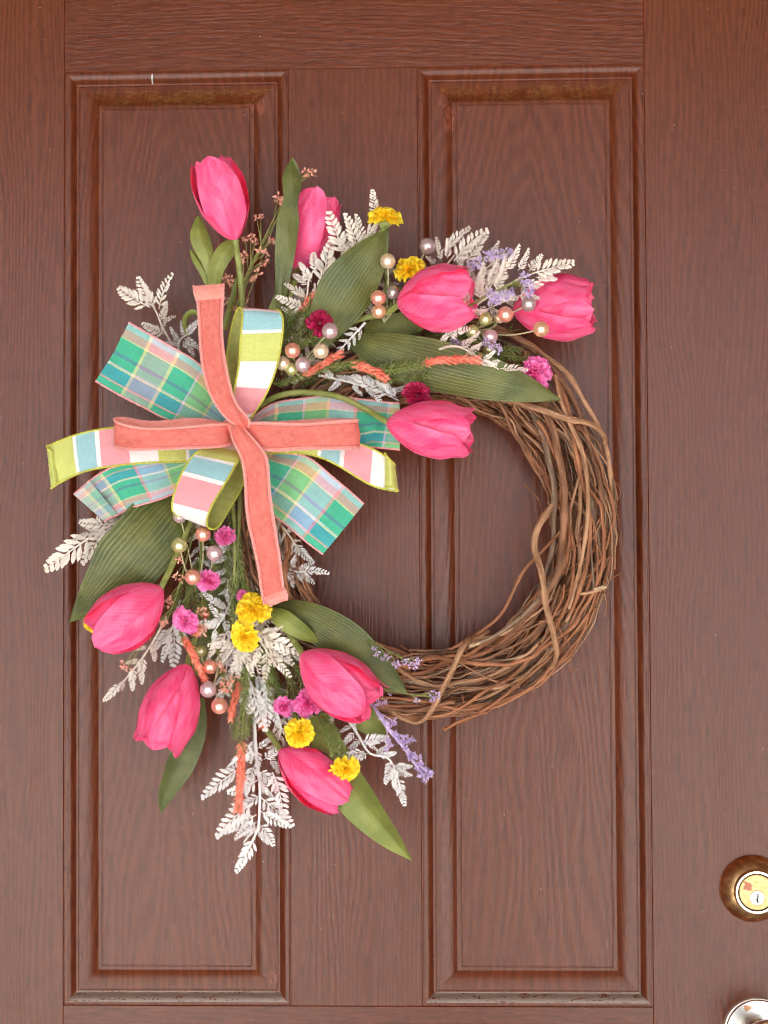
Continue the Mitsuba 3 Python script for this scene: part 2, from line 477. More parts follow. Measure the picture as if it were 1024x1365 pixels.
DW, DT, DB = 0.46, 0.60, -1.43
put('stile', slab(-DW, -XO, DB, DT), 'paint_stile', door, smooth=False)
put('stile', slab(XO, DW, DB, DT), 'paint_stile', door, smooth=False)
put('top_rail', slab(-XO, XO, ZP, DT), 'paint_rail', door, smooth=False)
put('lock_rail', slab(-XO, XO, -0.62, -ZP), 'paint_rail', door, smooth=False)
put('bottom_rail', slab(-XO, XO, DB, -1.22), 'paint_rail', door, smooth=False)
put('mullion', slab(XA, XB, -ZP, ZP), 'paint_stile', door, smooth=False)
put('mullion', slab(XA, XB, -1.22, -0.62), 'paint_stile', door, smooth=False)
for z0, z1 in ((-ZP, ZP), (-1.22, -0.62)):
    for x0, x1 in ((-XO, XA), (XB, XO)):
        put('panel', panel(x0, x1, z0, z1), 'paint_panel', door, smooth=24)


def lathe(c, prof, n=64):
    """Profile of (radius, height out of the door) in mm, turned about an axis out of the door at c."""
    a = np.linspace(0, 2 * np.pi, n + 1)
    prof = np.array(prof) * MM
    G = np.stack([c[0] + prof[:, :1] * np.cos(a), np.broadcast_to(-prof[:, 1:2], (len(prof), n + 1)), c[2] + prof[:, :1] * np.sin(a)], -1)
    uv = np.stack(np.broadcast_arrays(a[None] / 6.2832, prof[:, :1]), -1)
    return grid(G, uv)


def arc(r0, h0, r1, h1, n=8):
    t = np.linspace(0, np.pi / 2, n)
    return [(r0 + (r1 - r0) * (1 - math.cos(x)), h0 + (h1 - h0) * math.sin(x)) for x in t]


db = f'{door}__deadbolt'
labels[db] = {'label': 'round tarnished brass deadbolt at the lower right edge'}
c = at(1003.5, 1184, 0.0)
put('rosette', lathe(c, [(33, 0.2), (33, 2)] + [(32.6, 3.4), (31, 6.5), (28, 10.5), (25, 13.2), (21, 15.2)]), 'brass_dark', db, smooth=40)
put('collar', lathe(c, [(21.6, 10), (21.9, 17), (21.4, 19.2), (20.6, 20), (18.6, 20), (18.3, 19.4), (18.2, 18)]), 'brass_pale', db, smooth=40)
put('gap_ring', lathe(c, [(18.3, 17.6), (17.2, 17.6)]), 'dark_gap', db)
put('cylinder_face', lathe(c, [(17.4, 17), (17.3, 19.2), (16.8, 19.7), (7.5, 19.9), (0.01, 19.9)]), 'brass_face', db, smooth=40)
ck = c + np.array([0, 0, -0.0052])
put('key_plug', lathe(ck, [(7.3, 19.5), (7.2, 20.5), (6.7, 20.9), (0.01, 20.9)]), 'nickel', db, smooth=40)
kx, kz, ky = ck[0], ck[2], -0.0211
kp = np.array([(0.0, 4.2), (1.3, 4.2), (1.3, 0.0), (0.5, -0.8), (1.3, -4.4), (-0.5, -4.4), (-1.2, -0.8), (0.0, 0.4)]) * MM
kv = np.array([[kx + a, ky, kz + b] for a, b in kp])
put('keyhole', (kv, np.array([[0, 1, 2], [0, 2, 7], [7, 2, 3], [7, 3, 6], [6, 3, 4], [6, 4, 5]]), np.zeros((8, 2))), 'dark_gap', db, smooth=False)
kb = f'{door}__knob'
labels[kb] = {'label': 'worn silver door knob cut off by the lower right corner'}
c = at(1009.5, 1374, 0.0)
put('rosette', lathe(c, [(33.5, 0.2), (33.5, 2.0), (32.8, 2.8), (31.6, 3.2)] + [(31.2, 4.2), (30.6, 5.0), (22, 7.0), (14, 8.6)]), 'worn_silver', kb, smooth=40)
put('neck', lathe(c, [(14, 8), (11, 14), (10, 30), (12, 38)]), 'worn_silver', kb, smooth=40)
put('ball', lathe(c, [(12, 37), (20, 40), (25.5, 47), (27, 54), (25, 61), (20, 65.5), (10, 67.5), (0.01, 68)]), 'worn_silver', kb, smooth=40)

# ------------------------------------------------------------------ the photographer behind the camera, mirrored in the gloss paint, the lock and the pearls
from manifold3d import Manifold
import trimesh


def hulls(chains):
    body = Manifold()
    for ch in chains:
        for (p, r), (q, s_) in zip(ch[:-1], ch[1:]):
            body += Manifold.batch_hull([Manifold.sphere(r, 20).translate(p), Manifold.sphere(s_, 20).translate(q)])
    m = body.refine_to_length(0.03).to_mesh()
    t = trimesh.Trimesh(m.vert_properties[:, :3], m.tri_verts)
    trimesh.smoothing.filter_taubin(t, iterations=12)
    return np.array(t.vertices), np.array(t.faces), np.zeros((len(t.vertices), 2))


bsdf('skin', two(prin((0.55, 0.33, 0.24), 0.5)))
bsdf('dark_knit', two(prin((0.035, 0.035, 0.045), 0.85)))
bsdf('denim', two(prin((0.04, 0.055, 0.10), 0.85)))
bsdf('hair_brown', two(prin((0.06, 0.035, 0.02), 0.5)))
pr = thing('person', 'person in a dark sweater and jeans standing behind the camera with raised hands', 'person')
bx, by = 0.10, -1.98
arms = []
for sx in (-1, 1):
    arms.append([((bx + sx * .17, by, -.10), .062), ((bx + sx * .25, by + .05, -.36), .05), ((bx + sx * .07, by + .33, -.13), .032)])
put('sweater', hulls([[((bx, by, -.05), .07), ((bx, by, -.22), .135), ((bx, by, -.5), .13), ((bx, by, -.62), .14)], [((bx - .15, by, -.12), .07), ((bx + .15, by, -.12), .07)], [((bx - .07, by, -.3), .12), ((bx + .07, by, -.3), .12)], [((bx - .06, by, -.6), .12), ((bx + .06, by, -.6), .12)]] + arms), 'dark_knit', pr, smooth=60)
put('jeans', hulls([[((bx + sx * .05, by, -.62), .125), ((bx + sx * .09, by + .02, -1.02), .075), ((bx + sx * .10, by, -1.38), .055)] for sx in (-1, 1)] + [[((bx - .06, by, -.62), .122), ((bx + .06, by, -.62), .122)]]), 'denim', pr, smooth=60)
head = [[((bx, by, -.02), .055), ((bx, by + .01, .06), .06)], [((bx, by + .005, .12), .088), ((bx, by - .01, .17), .092)], [((bx, by + .05, .06), .04), ((bx, by + .03, .12), .07)], [((bx, by + .09, .115), .011), ((bx, by + .103, .095), .014)], [((bx - .088, by - .01, .105), .018), ((bx - .088, by - .01, .13), .02)], [((bx + .088, by - .01, .105), .018), ((bx + .088, by - .01, .13), .02)]]
hands = []
for sx in (-1, 1):
    wx, wy, wz = bx + sx * .07, by + .33, -.13
    hands.append([((wx, wy, wz), .028), ((wx - sx * .015, wy + .03, wz + .05), .026)])
    for k in range(4):
        z0 = wz + .035 + .017 * k
        hands.append([((wx - sx * .01, wy + .03, z0), .010), ((wx - sx * .03, wy + .05, z0 + .008), .009), ((wx - sx * (.055 - .004 * abs(k - 1.5)), wy + .045, z0 + .01), .008)])
    hands.append([((wx, wy + .015, wz + .02), .012), ((wx - sx * .03, wy + .0, wz + .035), .010), ((wx - sx * .05, wy + .0, wz + .05), .009)])
put('head', hulls(head), 'skin', pr, smooth=60)
put('hand', hulls(hands[:6]), 'skin', pr, smooth=60)
put('hand', hulls(hands[6:]), 'skin', pr, smooth=60)
put('hair', hulls([[((bx, by - .035, .19), .098), ((bx, by - .06, .12), .095), ((bx, by - .06, -.02), .085), ((bx, by - .07, -.14), .07)], [((bx - .07, by - .03, .16), .05), ((bx - .085, by - .04, -.05), .04)], [((bx + .07, by - .03, .16), .05), ((bx + .085, by - .04, -.05), .04)]]), 'hair_brown', pr, smooth=60)
for sx in (-1, 1):
    put('shoe', hulls([[((bx + sx * .10, by - .04, -1.40), .045), ((bx + sx * .10, by + .06, -1.405), .043), ((bx + sx * .115, by + .16, -1.412), .036)]]), 'dark_gap', pr, smooth=60)

# ------------------------------------------------------------------ grapevine wreath
wreath = thing('grapevine_wreath', 'round wreath of bare brown twisted grapevine hanging on the door', 'wreath')
WD = 0.044
WC = at(568, 702, WD)
WS = pxm(WD)


def ring_point(theta, rad, dep):
    """theta clockwise from up; rad and dep in photograph pixels."""
    return np.stack([WC[0] + np.sin(theta) * rad * WS, -WD - dep * WS + 0 * theta, WC[2] + np.cos(theta) * rad * WS], -1)


def vine_radius(n, r, r_=rng):
    k = np.ones(n)
    step = max(6, int(n / max(2, n * 0.045)))
    at_ = r_.integers(0, step)
    for q in range(at_, n, step):
        for o, a in ((-1, 0.14), (0, 0.34), (1, 0.14)):
            if 0 <= q + o < n:
                k[q + o] += a
    return k * r * np.linspace(1.12, 0.82, n)


for i in range(112):
    span = rng.uniform(2.2, 6.0)
    t0 = rng.uniform(0, 6.283)
    n = int(span * 34)
    th = np.linspace(t0, t0 + span * (1 if rng.random() < .5 else -1), n)
    a = 40 * math.sqrt(rng.uniform(0.02, 1))
    tw = rng.uniform(-1.0, 1.0)
    u = np.linspace(0, span, n)
    ph = rng.uniform(0, 6.283) + tw * u + 0.9 * (meshkit.noise(np.stack([u * 1.6, u * 0 + i * 7.3, u * 0], -1)) - 0.5) * 2
    jit = meshkit.noise(np.stack([u * 5.5, u * 0 + i * 3.1, u * 0 + 4], -1)) - 0.5
    jit2 = meshkit.noise(np.stack([u * 13, u * 0 + i * 5.7, u * 0 + 9], -1)) - 0.5
    rad = 212 + a * 1.16 * np.cos(ph) + 9 * jit + 2.5 * jit2
    dep = a * 0.92 * np.sin(ph) + 6 * jit2
    r = rng.choice([1.0, 1.4, 1.8, 2.3, 2.9, 3.7], p=[.22, .28, .25, .15, .08, .02])
    P = ring_point(th, rad, dep)
    m = tube(P, vine_radius(n, r * WS), 7)
    put('vine', m, VINES[i % 4], wreath)

for i in range(58):                                     # short side twigs that slant across the bundle
    span = rng.uniform(.25, .8)
    t0 = rng.uniform(0.2, 3.6)
    n = int(span * 44) + 8
    th = np.linspace(t0, t0 + span, n)
    u = np.linspace(0, 1, n)
    ph0 = rng.uniform(-.3, 3.3)
    a0, a1 = rng.uniform(18, 38), rng.uniform(22, 43)
    a = a0 + (a1 - a0) * u
    ph = ph0 + rng.uniform(-1.8, 1.8) * u
    jit = meshkit.noise(np.stack([u * 7, u * 0 + i * 9.1, u * 0 + 21], -1)) - 0.5
    P = ring_point(th, 212 + a * 1.12 * np.cos(ph) + 7 * jit, a * .95 * np.sin(ph) + 5 * jit)
    put('vine', tube(P, vine_radius(n, rng.uniform(.8, 1.6) * WS), 6), VINES[(1, 3, 1, 0)[i % 4]], wreath)


def vine(pts, r, mat=0, n=60, name='vine'):
    P = spl(ats(pts), n)
    P = P + (meshkit.noise(P * 55, 3)[:, None] - 0.5) * np.array([[0.0012, 0.0015, 0.0012]])
    put(name, tube(P, vine_radius(n, r * WS) if r > 1.2 else r * WS * np.linspace(1, .5, n), 8 if r > 1.2 else 6), VINES[mat], wreath)


vine([(640, 528, .05), (692, 537, .078), (722, 547, .088), (752, 558, .09), (780, 563, .086), (797, 572, .075), (806, 587, .055), (804, 606, .03)], 4.0, 1)
vine([(748, 655, .05), (736, 674, .062), (725, 689, .07), (715, 709, .074), (713.5, 731, .078), (721, 760, .084), (726, 797, .09), (735, 835, .094), (742, 866, .082), (738, 885, .062), (726, 897, .04)], 4.2, 1)
vine([(650, 842, .04), (634, 850, .06), (623, 855, .076), (611, 875, .088), (598, 904, .092), (586, 926, .088), (573, 950, .074), (554, 963, .058), (532, 955, .05), (515, 942, .045)], 3.9, 1)
vine([(700, 470, .06), (722, 534, .07), (732, 559, .075), (739.6, 584, .078), (747, 619, .08), (752, 656, .08), (752, 689, .08), (748, 735, .078), (739, 772, .075), (723, 797, .07), (695, 829, .06), (660, 862, .05)], 4.8, 0)
vine([(690, 500, .05), (715, 560, .06), (725, 582, .065), (732, 617, .068), (738, 644, .066), (738, 684, .06), (736, 731, .055), (722, 780, .05)], 4.3, 2)
vine([(600, 425, .04), (659, 436, .05), (690, 452, .06), (722, 472, .065), (756, 499, .062), (779, 536, .055), (799, 570, .05), (812, 620, .05), (818, 680, .045)], 3.6, 1)
vine([(610, 440, .06), (680, 446, .07), (719, 469, .07), (746, 502, .066), (768, 540, .06), (785, 590, .06), (800, 650, .065), (806, 720, .06)], 3.4, 0)
vine([(620, 470, .05), (700, 480, .07), (745, 512, .075), (760, 560, .078), (772, 620, .08), (786, 690, .08), (780, 760, .078), (760, 820, .07)], 3.0, 3)
vine([(740, 500, .075), (757, 560, .085), (775, 600, .086), (784, 680, .085), (772, 760, .082), (758, 812, .08)], 2.8, 1)
vine([(640, 445, .03), (700, 470, .04), (748, 520, .045), (790, 575, .045), (812, 640, .04), (820, 700, .035), (806, 780, .03)], 2.6, 2)
vine([(628, 861, .082), (655, 850, .086), (690, 826, .086), (720, 795, .08), (742, 760, .07)], 2.7, 2)
vine([(760, 690, .05), (745, 711, .06), (704, 754, .066), (690, 775, .066), (670, 816, .064), (640, 842, .06), (600, 866, .05)], 2.2, 3)
vine([(590, 972, .05), (640, 950, .06), (700, 905, .066), (760, 850, .068), (800, 790, .06), (815, 740, .055)], 2.0, 3)
vine([(592, 974, .07), (612, 962, .066), (648, 950, .06)], 2.0, 3)
vine([(806, 783, .07), (785, 790, .072), (760, 792, .07)], 2.6, 1)
put('cut_end', tube(ats([(792, 786, .0735), (808, 781.5, .0735)]), 2.3 * WS, 8), 'cut_wood', wreath)
put('cut_end', tube(ats([(626, 861.5, .0835), (640, 857, .0852)]), 2.3 * WS, 8), 'cut_wood', wreath)
vine([(739, 829, .09), (750, 846, .092), (760, 860, .088), (761, 880, .08), (757, 890, .078), (764, 894, .076), (771, 891, .075)], 1.1, 3, 40, 'tendril')
vine([(700, 644, .03), (707, 654, .04), (717, 664, .05), (721, 681, .06), (719, 700, .065)], 1.0, 3, 40, 'tendril')
vine([(812, 639, .05), (822, 645, .04), (827, 655, .035), (825, 664, .035), (816, 668, .04)], 0.8, 3, 40, 'tendril')
vine([(800, 770, .05), (815, 765, .045), (820, 752, .04), (817, 740, .04)], 0.8, 3, 40, 'tendril')
vine([(806, 790, .06), (808, 805, .055), (806, 822, .05)], 1.1, 3, 30, 'tendril')
for i in range(90):
    th0 = rng.uniform(0.3, 3.5)
    ph = rng.uniform(0.1, 2.9)
    a = rng.uniform(26, 44)
    base = ring_point(np.array([th0]), 212 + a * math.cos(ph), a * 0.9 * math.sin(ph))[0]
    L = rng.uniform(8, 30) * WS
    n = 34
    u = np.linspace(0, 1, n)
    turns = rng.choice([0.3, 0.5, 1.2, 2.0])
    d0 = unit(np.array([rng.normal(), -abs(rng.normal()) * .6, rng.normal()]))
    e1 = unit(np.cross(d0, [0.2, 1, 0.3])); e2 = np.cross(d0, e1)
    q = turns * 6.283 * u
    rr = L * 0.16 * u * (1.15 - u * .5)
    P = base + d0 * (u * L * (1 - 0.45 * (turns > 1)))[:, None] + (np.cos(q) - 1)[:, None] * rr[:, None] * e1 + np.sin(q)[:, None] * rr[:, None] * e2
    put('tendril', tube(P, WS * rng.uniform(.4, .8) * np.linspace(1, .55, n), 5), VINES[(3, 0)[i % 2]], wreath)


# ------------------------------------------------------------------ leaves
def leaf_mesh(pts, widths, twist=0.0, fold=0.22, wave=0.0, n=44, m=13, seed=0):
    P = spl(ats(pts), n)
    dm = pxm(np.mean([p[2] for p in pts]))
    u = np.linspace(0, 1, n)
    w = PchipInterpolator(np.linspace(0, 1, len(widths)), widths)(u) * dm
    T = unit(np.gradient(P, axis=0))
    V = unit(CAM - P)
    N = unit(V - T * (V * T).sum(1)[:, None])
    tw = np.radians(PchipInterpolator(np.linspace(0, 1, len(np.atleast_1d(twist))), np.atleast_1d(twist))(u)) if np.size(twist) > 1 else np.full(n, math.radians(float(twist)))
    B = np.cross(T, N)
    N, B = N * np.cos(tw)[:, None] + B * np.sin(tw)[:, None], B * np.cos(tw)[:, None] - N * np.sin(tw)[:, None]
    wave = wave * 2.2
    s = np.linspace(-1, 1, m)
    h = -fold * (np.sqrt(s * s + 0.02) - 0.14)[None] * w[:, None] / 2
    h = h + wave * dm * (np.sin(u * 9 + seed)[:, None] * (s * np.abs(s))[None] + 0.4 * np.sin(u[:, None] * 17 + seed * 2 + 2 * s[None]))
    G = P[:, None] + B[:, None] * (s[None] * w[:, None] / 2)[..., None] + N[:, None] * h[..., None]
    uv = np.stack(np.broadcast_arrays(s[None] * .5 + .5, u[:, None]), -1)
    return grid(G, uv)


def leaf(label, pts, widths, mat='leaf_dark', name='leaf', **k):
    g = thing(name, label, 'leaf')
    put('blade', leaf_mesh(pts, widths, **k), mat, g)
    return g


leaf('tall narrow dark green leaf standing upright between the two top tulips', [(372, 412, .085), (377, 370, .095), (381, 330, .10), (385, 290, .102), (390, 250, .1), (390, 210, .095)], [8, 16, 24, 29, 31, 20, 26, 1][:8], twist=[30, 10, 5, 5, 20, 10], fold=.3, wave=1.2)
leaf('light olive blade folded at the foot of the tall narrow leaf', [(356, 440, .075), (368, 410, .08), (378, 385, .085), (386, 362, .09)], [14, 18, 14, 3], 'leaf_lite', fold=.3)
leaf('broad dark green leaf leaning right, its tip under the topmost yellow flower', [(415, 462, .085), (436, 430, .098), (463, 388, .107), (492, 345, .108), (517, 303, .10)], [20, 58, 76, 52, 2], fold=.28, wave=1.5, twist=[0, 8, 12, 5])
leaf('long dark green leaf pointing right across the top of the bare vine', [(468, 452, .085), (520, 470, .1), (580, 487, .11), (650, 505, .115), (705, 520, .11), (748, 533, .1)], [22, 56, 68, 62, 38, 2], fold=.25, wave=1.4, twist=[-8, 0, 6, 0])
leaf('olive leaf tucked behind the pearls left of the middle top tulip', [(485, 440, .06), (520, 437, .07), (560, 425, .072), (600, 418, .07)], [18, 34, 30, 4], 'leaf_olive', fold=.3)
leaf('bright green leaf edge under the long right pointing leaf', [(478, 470, .075), (520, 486, .083), (560, 492, .084), (600, 500, .08)], [10, 34, 26, 4], 'leaf_olive', fold=.2)
leaf('large broad dark green leaf pointing down left below the bow', [(240, 664, .078), (216, 695, .095), (180, 738, .105), (140, 783, .1), (93, 829, .085)], [44, 92, 92, 58, 2], fold=.2, wave=1.5, twist=[6, 0, -6, 0])
leaf('long dark green leaf with pale lines pointing right below the velvet tail', [(368, 806, .08), (410, 826, .094), (455, 852, .1), (500, 888, .098), (543, 925, .088)], [18, 48, 56, 40, 2], fold=.25, wave=1.2, twist=[0, 10, 5])
leaf('short plain yellow green leaf beside the lower end of the velvet tail', [(358, 812, .095), (378, 826, .107), (402, 842, .104), (425, 856, .095)], [8, 26, 22, 4], 'leaf_lite', fold=.35)
leaf('long light green leaf hanging at the lower right with one dark folded edge', [(424, 952, .078), (440, 1000, .09), (470, 1055, .1), (510, 1105, .098), (549, 1147, .085)], [24, 46, 52, 36, 1], 'leaf_lite', fold=.45, twist=[0, -10, -14, -5])
leaf('narrow dark green strip along the fold of the lowest light green leaf', [(440, 1020, .085), (462, 1058, .094), (495, 1098, .094), (546, 1143, .082)], [14, 26, 22, 1], 'leaf_dark', fold=.3, twist=[15, 25, 20])
leaf('narrow dark green leaf hanging below the lowest left tulip', [(262, 930, .06), (256, 975, .066), (238, 1020, .068), (222, 1055, .066), (214, 1084, .06)], [20, 36, 40, 28, 1], fold=.35, twist=[0, 10, 20, 0])
leaf('small light green leaf pair under the lower right tulip', [(470, 948, .065), (488, 960, .07), (505, 972, .068), (516, 976, .062)], [14, 34, 28, 4], 'leaf_lite', fold=.3)
leaf('small dark leaf in the gap above the lower right tulip', [(370, 850, .06), (385, 845, .066), (402, 838, .066), (415, 830, .06)], [8, 22, 18, 3], 'leaf_olive', fold=.3)
for lab, pts, w, tw in (
        ('small green leaf left of the highest tulip, upper one of the outer pair', [(283, 385, .07), (279, 350, .076), (268, 318, .08), (264, 288, .076)], [6, 18, 27, 3], [0, 15, 0]),
        ('thin green leaf lowest at the left of the highest tulip', [(283, 392, .068), (276, 368, .072), (264, 348, .074), (254, 332, .07)], [5, 14, 13, 2], [20, 30, 20]),
        ('small green leaf under the highest tulip, right of the outer pair', [(288, 392, .072), (287, 360, .08), (300, 335, .082), (318, 318, .076)], [10, 22, 25, 6], [10, -15, 0]),
        ('narrow green leaf right of the highest tulip stem', [(300, 440, .06), (310, 400, .066), (316, 370, .066)], [10, 9, 4], [20, 20]),
        ('curled thin green leaf tip above the upper left plaid tail', [(252, 448, .06), (247, 430, .064), (253, 418, .068), (263, 418, .07), (272, 428, .066)], [5, 8, 9, 7, 2], [40, 30, 20])):
    leaf(lab, pts, w, 'leaf_lite', twist=tw, fold=.4)
leaf('olive leaf base showing behind the left bottom pearls', [(262, 835, .05), (276, 815, .055), (292, 800, .055)], [14, 30, 14], 'leaf_olive')
leaf('olive blade deep behind the lowest heather stem', [(262, 900, .045), (280, 850, .05), (285, 830, .05)], [14, 26, 14], 'leaf_olive')


# ------------------------------------------------------------------ tulips
def tulip(label, base, tip, width, stem, phi=0.0, opening=0.0, roll=0.0, db=.1, dt=.112, seed=0):
    g = thing('tulip', label, 'tulip', None)
    A, Bp = at(*base, db), at(*tip, dt)
    ax = Bp - A
    L = np.linalg.norm(ax)
    Z = ax / L
    X = unit(CAM - A)
    X = unit(X - Z * np.dot(X, Z))
    Y = np.cross(Z, X)
    r_ = np.random.default_rng(100 + seed)
    RM = 0.93 * width * pxm(db) / 2 / L
    nt, ns = 34, 23
    t = np.linspace(0, 1, nt)
    s = np.linspace(-1, 1, ns)
    prof = PchipInterpolator([0, .06, .2, .42, .65, .85, 1.0], [.11, .34, .66, .94, 1.0, .86, .60 + opening])(t) * RM
    for ring in (1, 0):           # inner three, then outer three
        for k in range(3):
            f0 = phi + k * 2.0944 + (1.0472 if ring else 0) + r_.normal() * 0.1
            sc = (0.86 if ring else 1.0)
            hgt = r_.uniform(.95, 1.02) * (0.985 if ring else 1.0)
            W = RM * (1.15 if ring else 1.02) * r_.uniform(.95, 1.06)
            shape = np.clip(t / 0.28, 0, 1) ** 0.6 * np.sqrt(np.clip(1 - np.clip((t - .40) / .60, 0, 1) ** 2.1, 0, 1))
            shape[0] = .12
            w = W * np.maximum(shape, 0.015)
            R = prof * sc
            ang = s[None] * (w / np.maximum(R, RM * .3))[:, None]
            flat = 0.86
            lift = (0.05 + .10 * r_.random()) * RM * (s[None] ** 2) * np.sin(t * 2.6)[:, None] * (1 if not ring else .4)
            wob = RM * 0.10 * (meshkit.noise(np.stack(np.broadcast_arrays(s[None] * 2.2, t[:, None] * 3.5, np.full((1, 1), seed * 3.3 + k + 10 * ring)), -1)) - .5) * (t[:, None] ** .7)
            rad = R[:, None] + lift + wob - 0.035 * RM * np.exp(-(s[None] / .09) ** 2) * np.sin(t * 3.0)[:, None]
            tipcurl = np.clip((t - .86) / .14, 0, 1) ** 2
            rad = rad + (r_.uniform(-.10, .16) * RM * tipcurl)[:, None]
            zz = (t * hgt)[:, None] + 0.06 * (meshkit.noise(np.stack(np.broadcast_arrays(s[None] * 4, t[:, None] * 2, np.full((1, 1), seed + k * 5.1)), -1)) - .5) * (t[:, None] ** 3)
            fa = f0 + ang * flat
            G = A + L * (rad[..., None] * (np.cos(fa)[..., None] * X + np.sin(fa)[..., None] * Y) + zz[..., None] * Z)
            uv = np.stack(np.broadcast_arrays(s[None] * .5 + .5, t[:, None]), -1)
            put('petal', grid(G, uv), 'tulip_petal', g)
    P = spl(np.vstack([[A + Z * L * 0.03], ats(stem)]), 30)
    put('stem', tube(P, 4.1 * pxm(.09) * np.linspace(1.05, .95, 30), 10), 'stem_green', g)
    return g


tulip('hot pink tulip standing highest, leaning left on its own straight stem', (314, 320), (280, 211), 74, [(318, 350, .095), (322, 390, .09), (322, 430, .085), (316, 500, .075)], phi=0.15, opening=.03, seed=1, db=.1, dt=.11)
tulip('hot pink tulip partly behind the tall narrow leaf near the top', (396, 360), (430, 259), 78, [(390, 385, .08), (380, 420, .07), (365, 470, .06)], phi=-.5, opening=.1, seed=2, db=.056, dt=.06)
tulip('hot pink tulip at the top middle beside the upper yellow flowers, opening right', (530, 405), (634, 388), 92, [(510, 419, .09), (485, 424, .08), (440, 445, .065)], phi=.55, opening=.22, seed=3, db=.112, dt=.125)
tulip('hot pink tulip farthest right, its base hidden by pale fern', (684, 413), (794, 408), 90, [(660, 428, .06), (620, 445, .05), (580, 460, .05)], phi=1.15, opening=.12, seed=4, db=.09, dt=.10)
tulip('hot pink tulip beside the right plaid tail, inside the ring', (516, 564), (630, 577), 80, [(490, 547, .108), (455, 530, .105), (410, 523, .1), (370, 528, .09), (340, 545, .08)], phi=.9, opening=.22, seed=5, db=.118, dt=.125)
tulip('hot pink tulip at the tip end of the large left leaf, pointing down left', (216, 784), (125, 852), 86, [(230, 752, .1), (246, 715, .09), (262, 680, .08)], phi=-.35, opening=.14, seed=6, db=.112, dt=.12)
tulip('hot pink tulip hanging lowest at the left', (250, 886), (208, 998), 82, [(257, 862, .07), (270, 820, .06), (285, 770, .05)], phi=1.0, opening=.14, seed=7, db=.088, dt=.10)
tulip('hot pink tulip pointing down right beside the end of the vine ring', (402, 872), (498, 942), 84, [(380, 838, .09), (358, 812, .085), (340, 790, .07)], phi=.5, opening=.2, seed=8, db=.112, dt=.125)
tulip('hot pink tulip lowest of all, between two small yellow flowers', (373, 1000), (461, 1070), 74, [(357, 975, .075), (340, 950, .065), (325, 915, .055)], phi=-.15, opening=.0, seed=9, db=.092, dt=.10)


# ------------------------------------------------------------------ pale fern fronds
def pinna_proto(bend, seed):
    """A toothed fern leaflet of length 1 along x, face up along z."""
    r_ = np.random.default_rng(seed)
    ms = []
    n = 11
    cx = np.linspace(0, 1, n)
    cy = bend * cx ** 2
    zc = (-0.24, -0.06, 0.10)[seed % 3]
    cz = zc * cx ** 2 + 0.02
    ms.append(tube(np.stack([cx, cy, cz], 1), np.linspace(.017, .006, n), 5))
    k = 8
    for i in range(k):
        x = 0.09 + 0.86 * i / (k - 1)
        l = 0.29 * (1 - x) ** 0.62 * min(1, 0.72 + x * 1.4) + 0.055
        for sgn in (-1, 1):
            a = math.radians(46 - 12 * x + r_.normal() * 4)
            o = np.array([x + (0.02 if sgn > 0 else 0), bend * x * x, zc * x * x + .015])
            d = np.array([math.cos(a), sgn * math.sin(a) + bend * x, 0.16 + zc * x + r_.normal() * .16])
            d /= np.linalg.norm(d)
            sd = unit(np.cross([0, 0, 1], d))
            up = np.cross(d, sd)
            w = 0.043
            v = np.array([o, o + d * l * .45 + sd * w, o + d * l * .8 + sd * w * .75, o + d * l, o + d * l * .8 - sd * w * .75, o + d * l * .45 - sd * w, o + d * l * .5 + up * .026, o + d * l * .5 - up * .012])
            f = [[0, 5, 6], [5, 4, 6], [4, 3, 6], [3, 2, 6], [2, 1, 6], [1, 0, 6], [0, 1, 7], [1, 2, 7], [2, 3, 7], [3, 4, 7], [4, 5, 7], [5, 0, 7]]
            ms.append((v, np.array(f), np.zeros((8, 2))))
    return join(ms)


PINNA = {}
for mat in ('fern_cream', 'fern_white'):
    PINNA[mat] = []
    for j, b in enumerate((-.14, 0.0, .16)):
        v, f, u = pinna_proto(b, j + 3)
        PINNA[mat].append(ply((v, f), mat, smooth=38))


def place_pinna(g, mat, p0, p1, normal, wid=1.0):
    X = p1 - p0
    L = np.linalg.norm(X)
    X = X / L
    Zn = unit(normal - X * np.dot(normal, X))
    Yn = np.cross(Zn, X)
    M = np.eye(4)
    M[:3, 0], M[:3, 1], M[:3, 2], M[:3, 3] = X * L, Yn * L * wid, Zn * L, p0
    put_copy('leaflet', PINNA[mat][rng.integers(0, 3)], M, g)


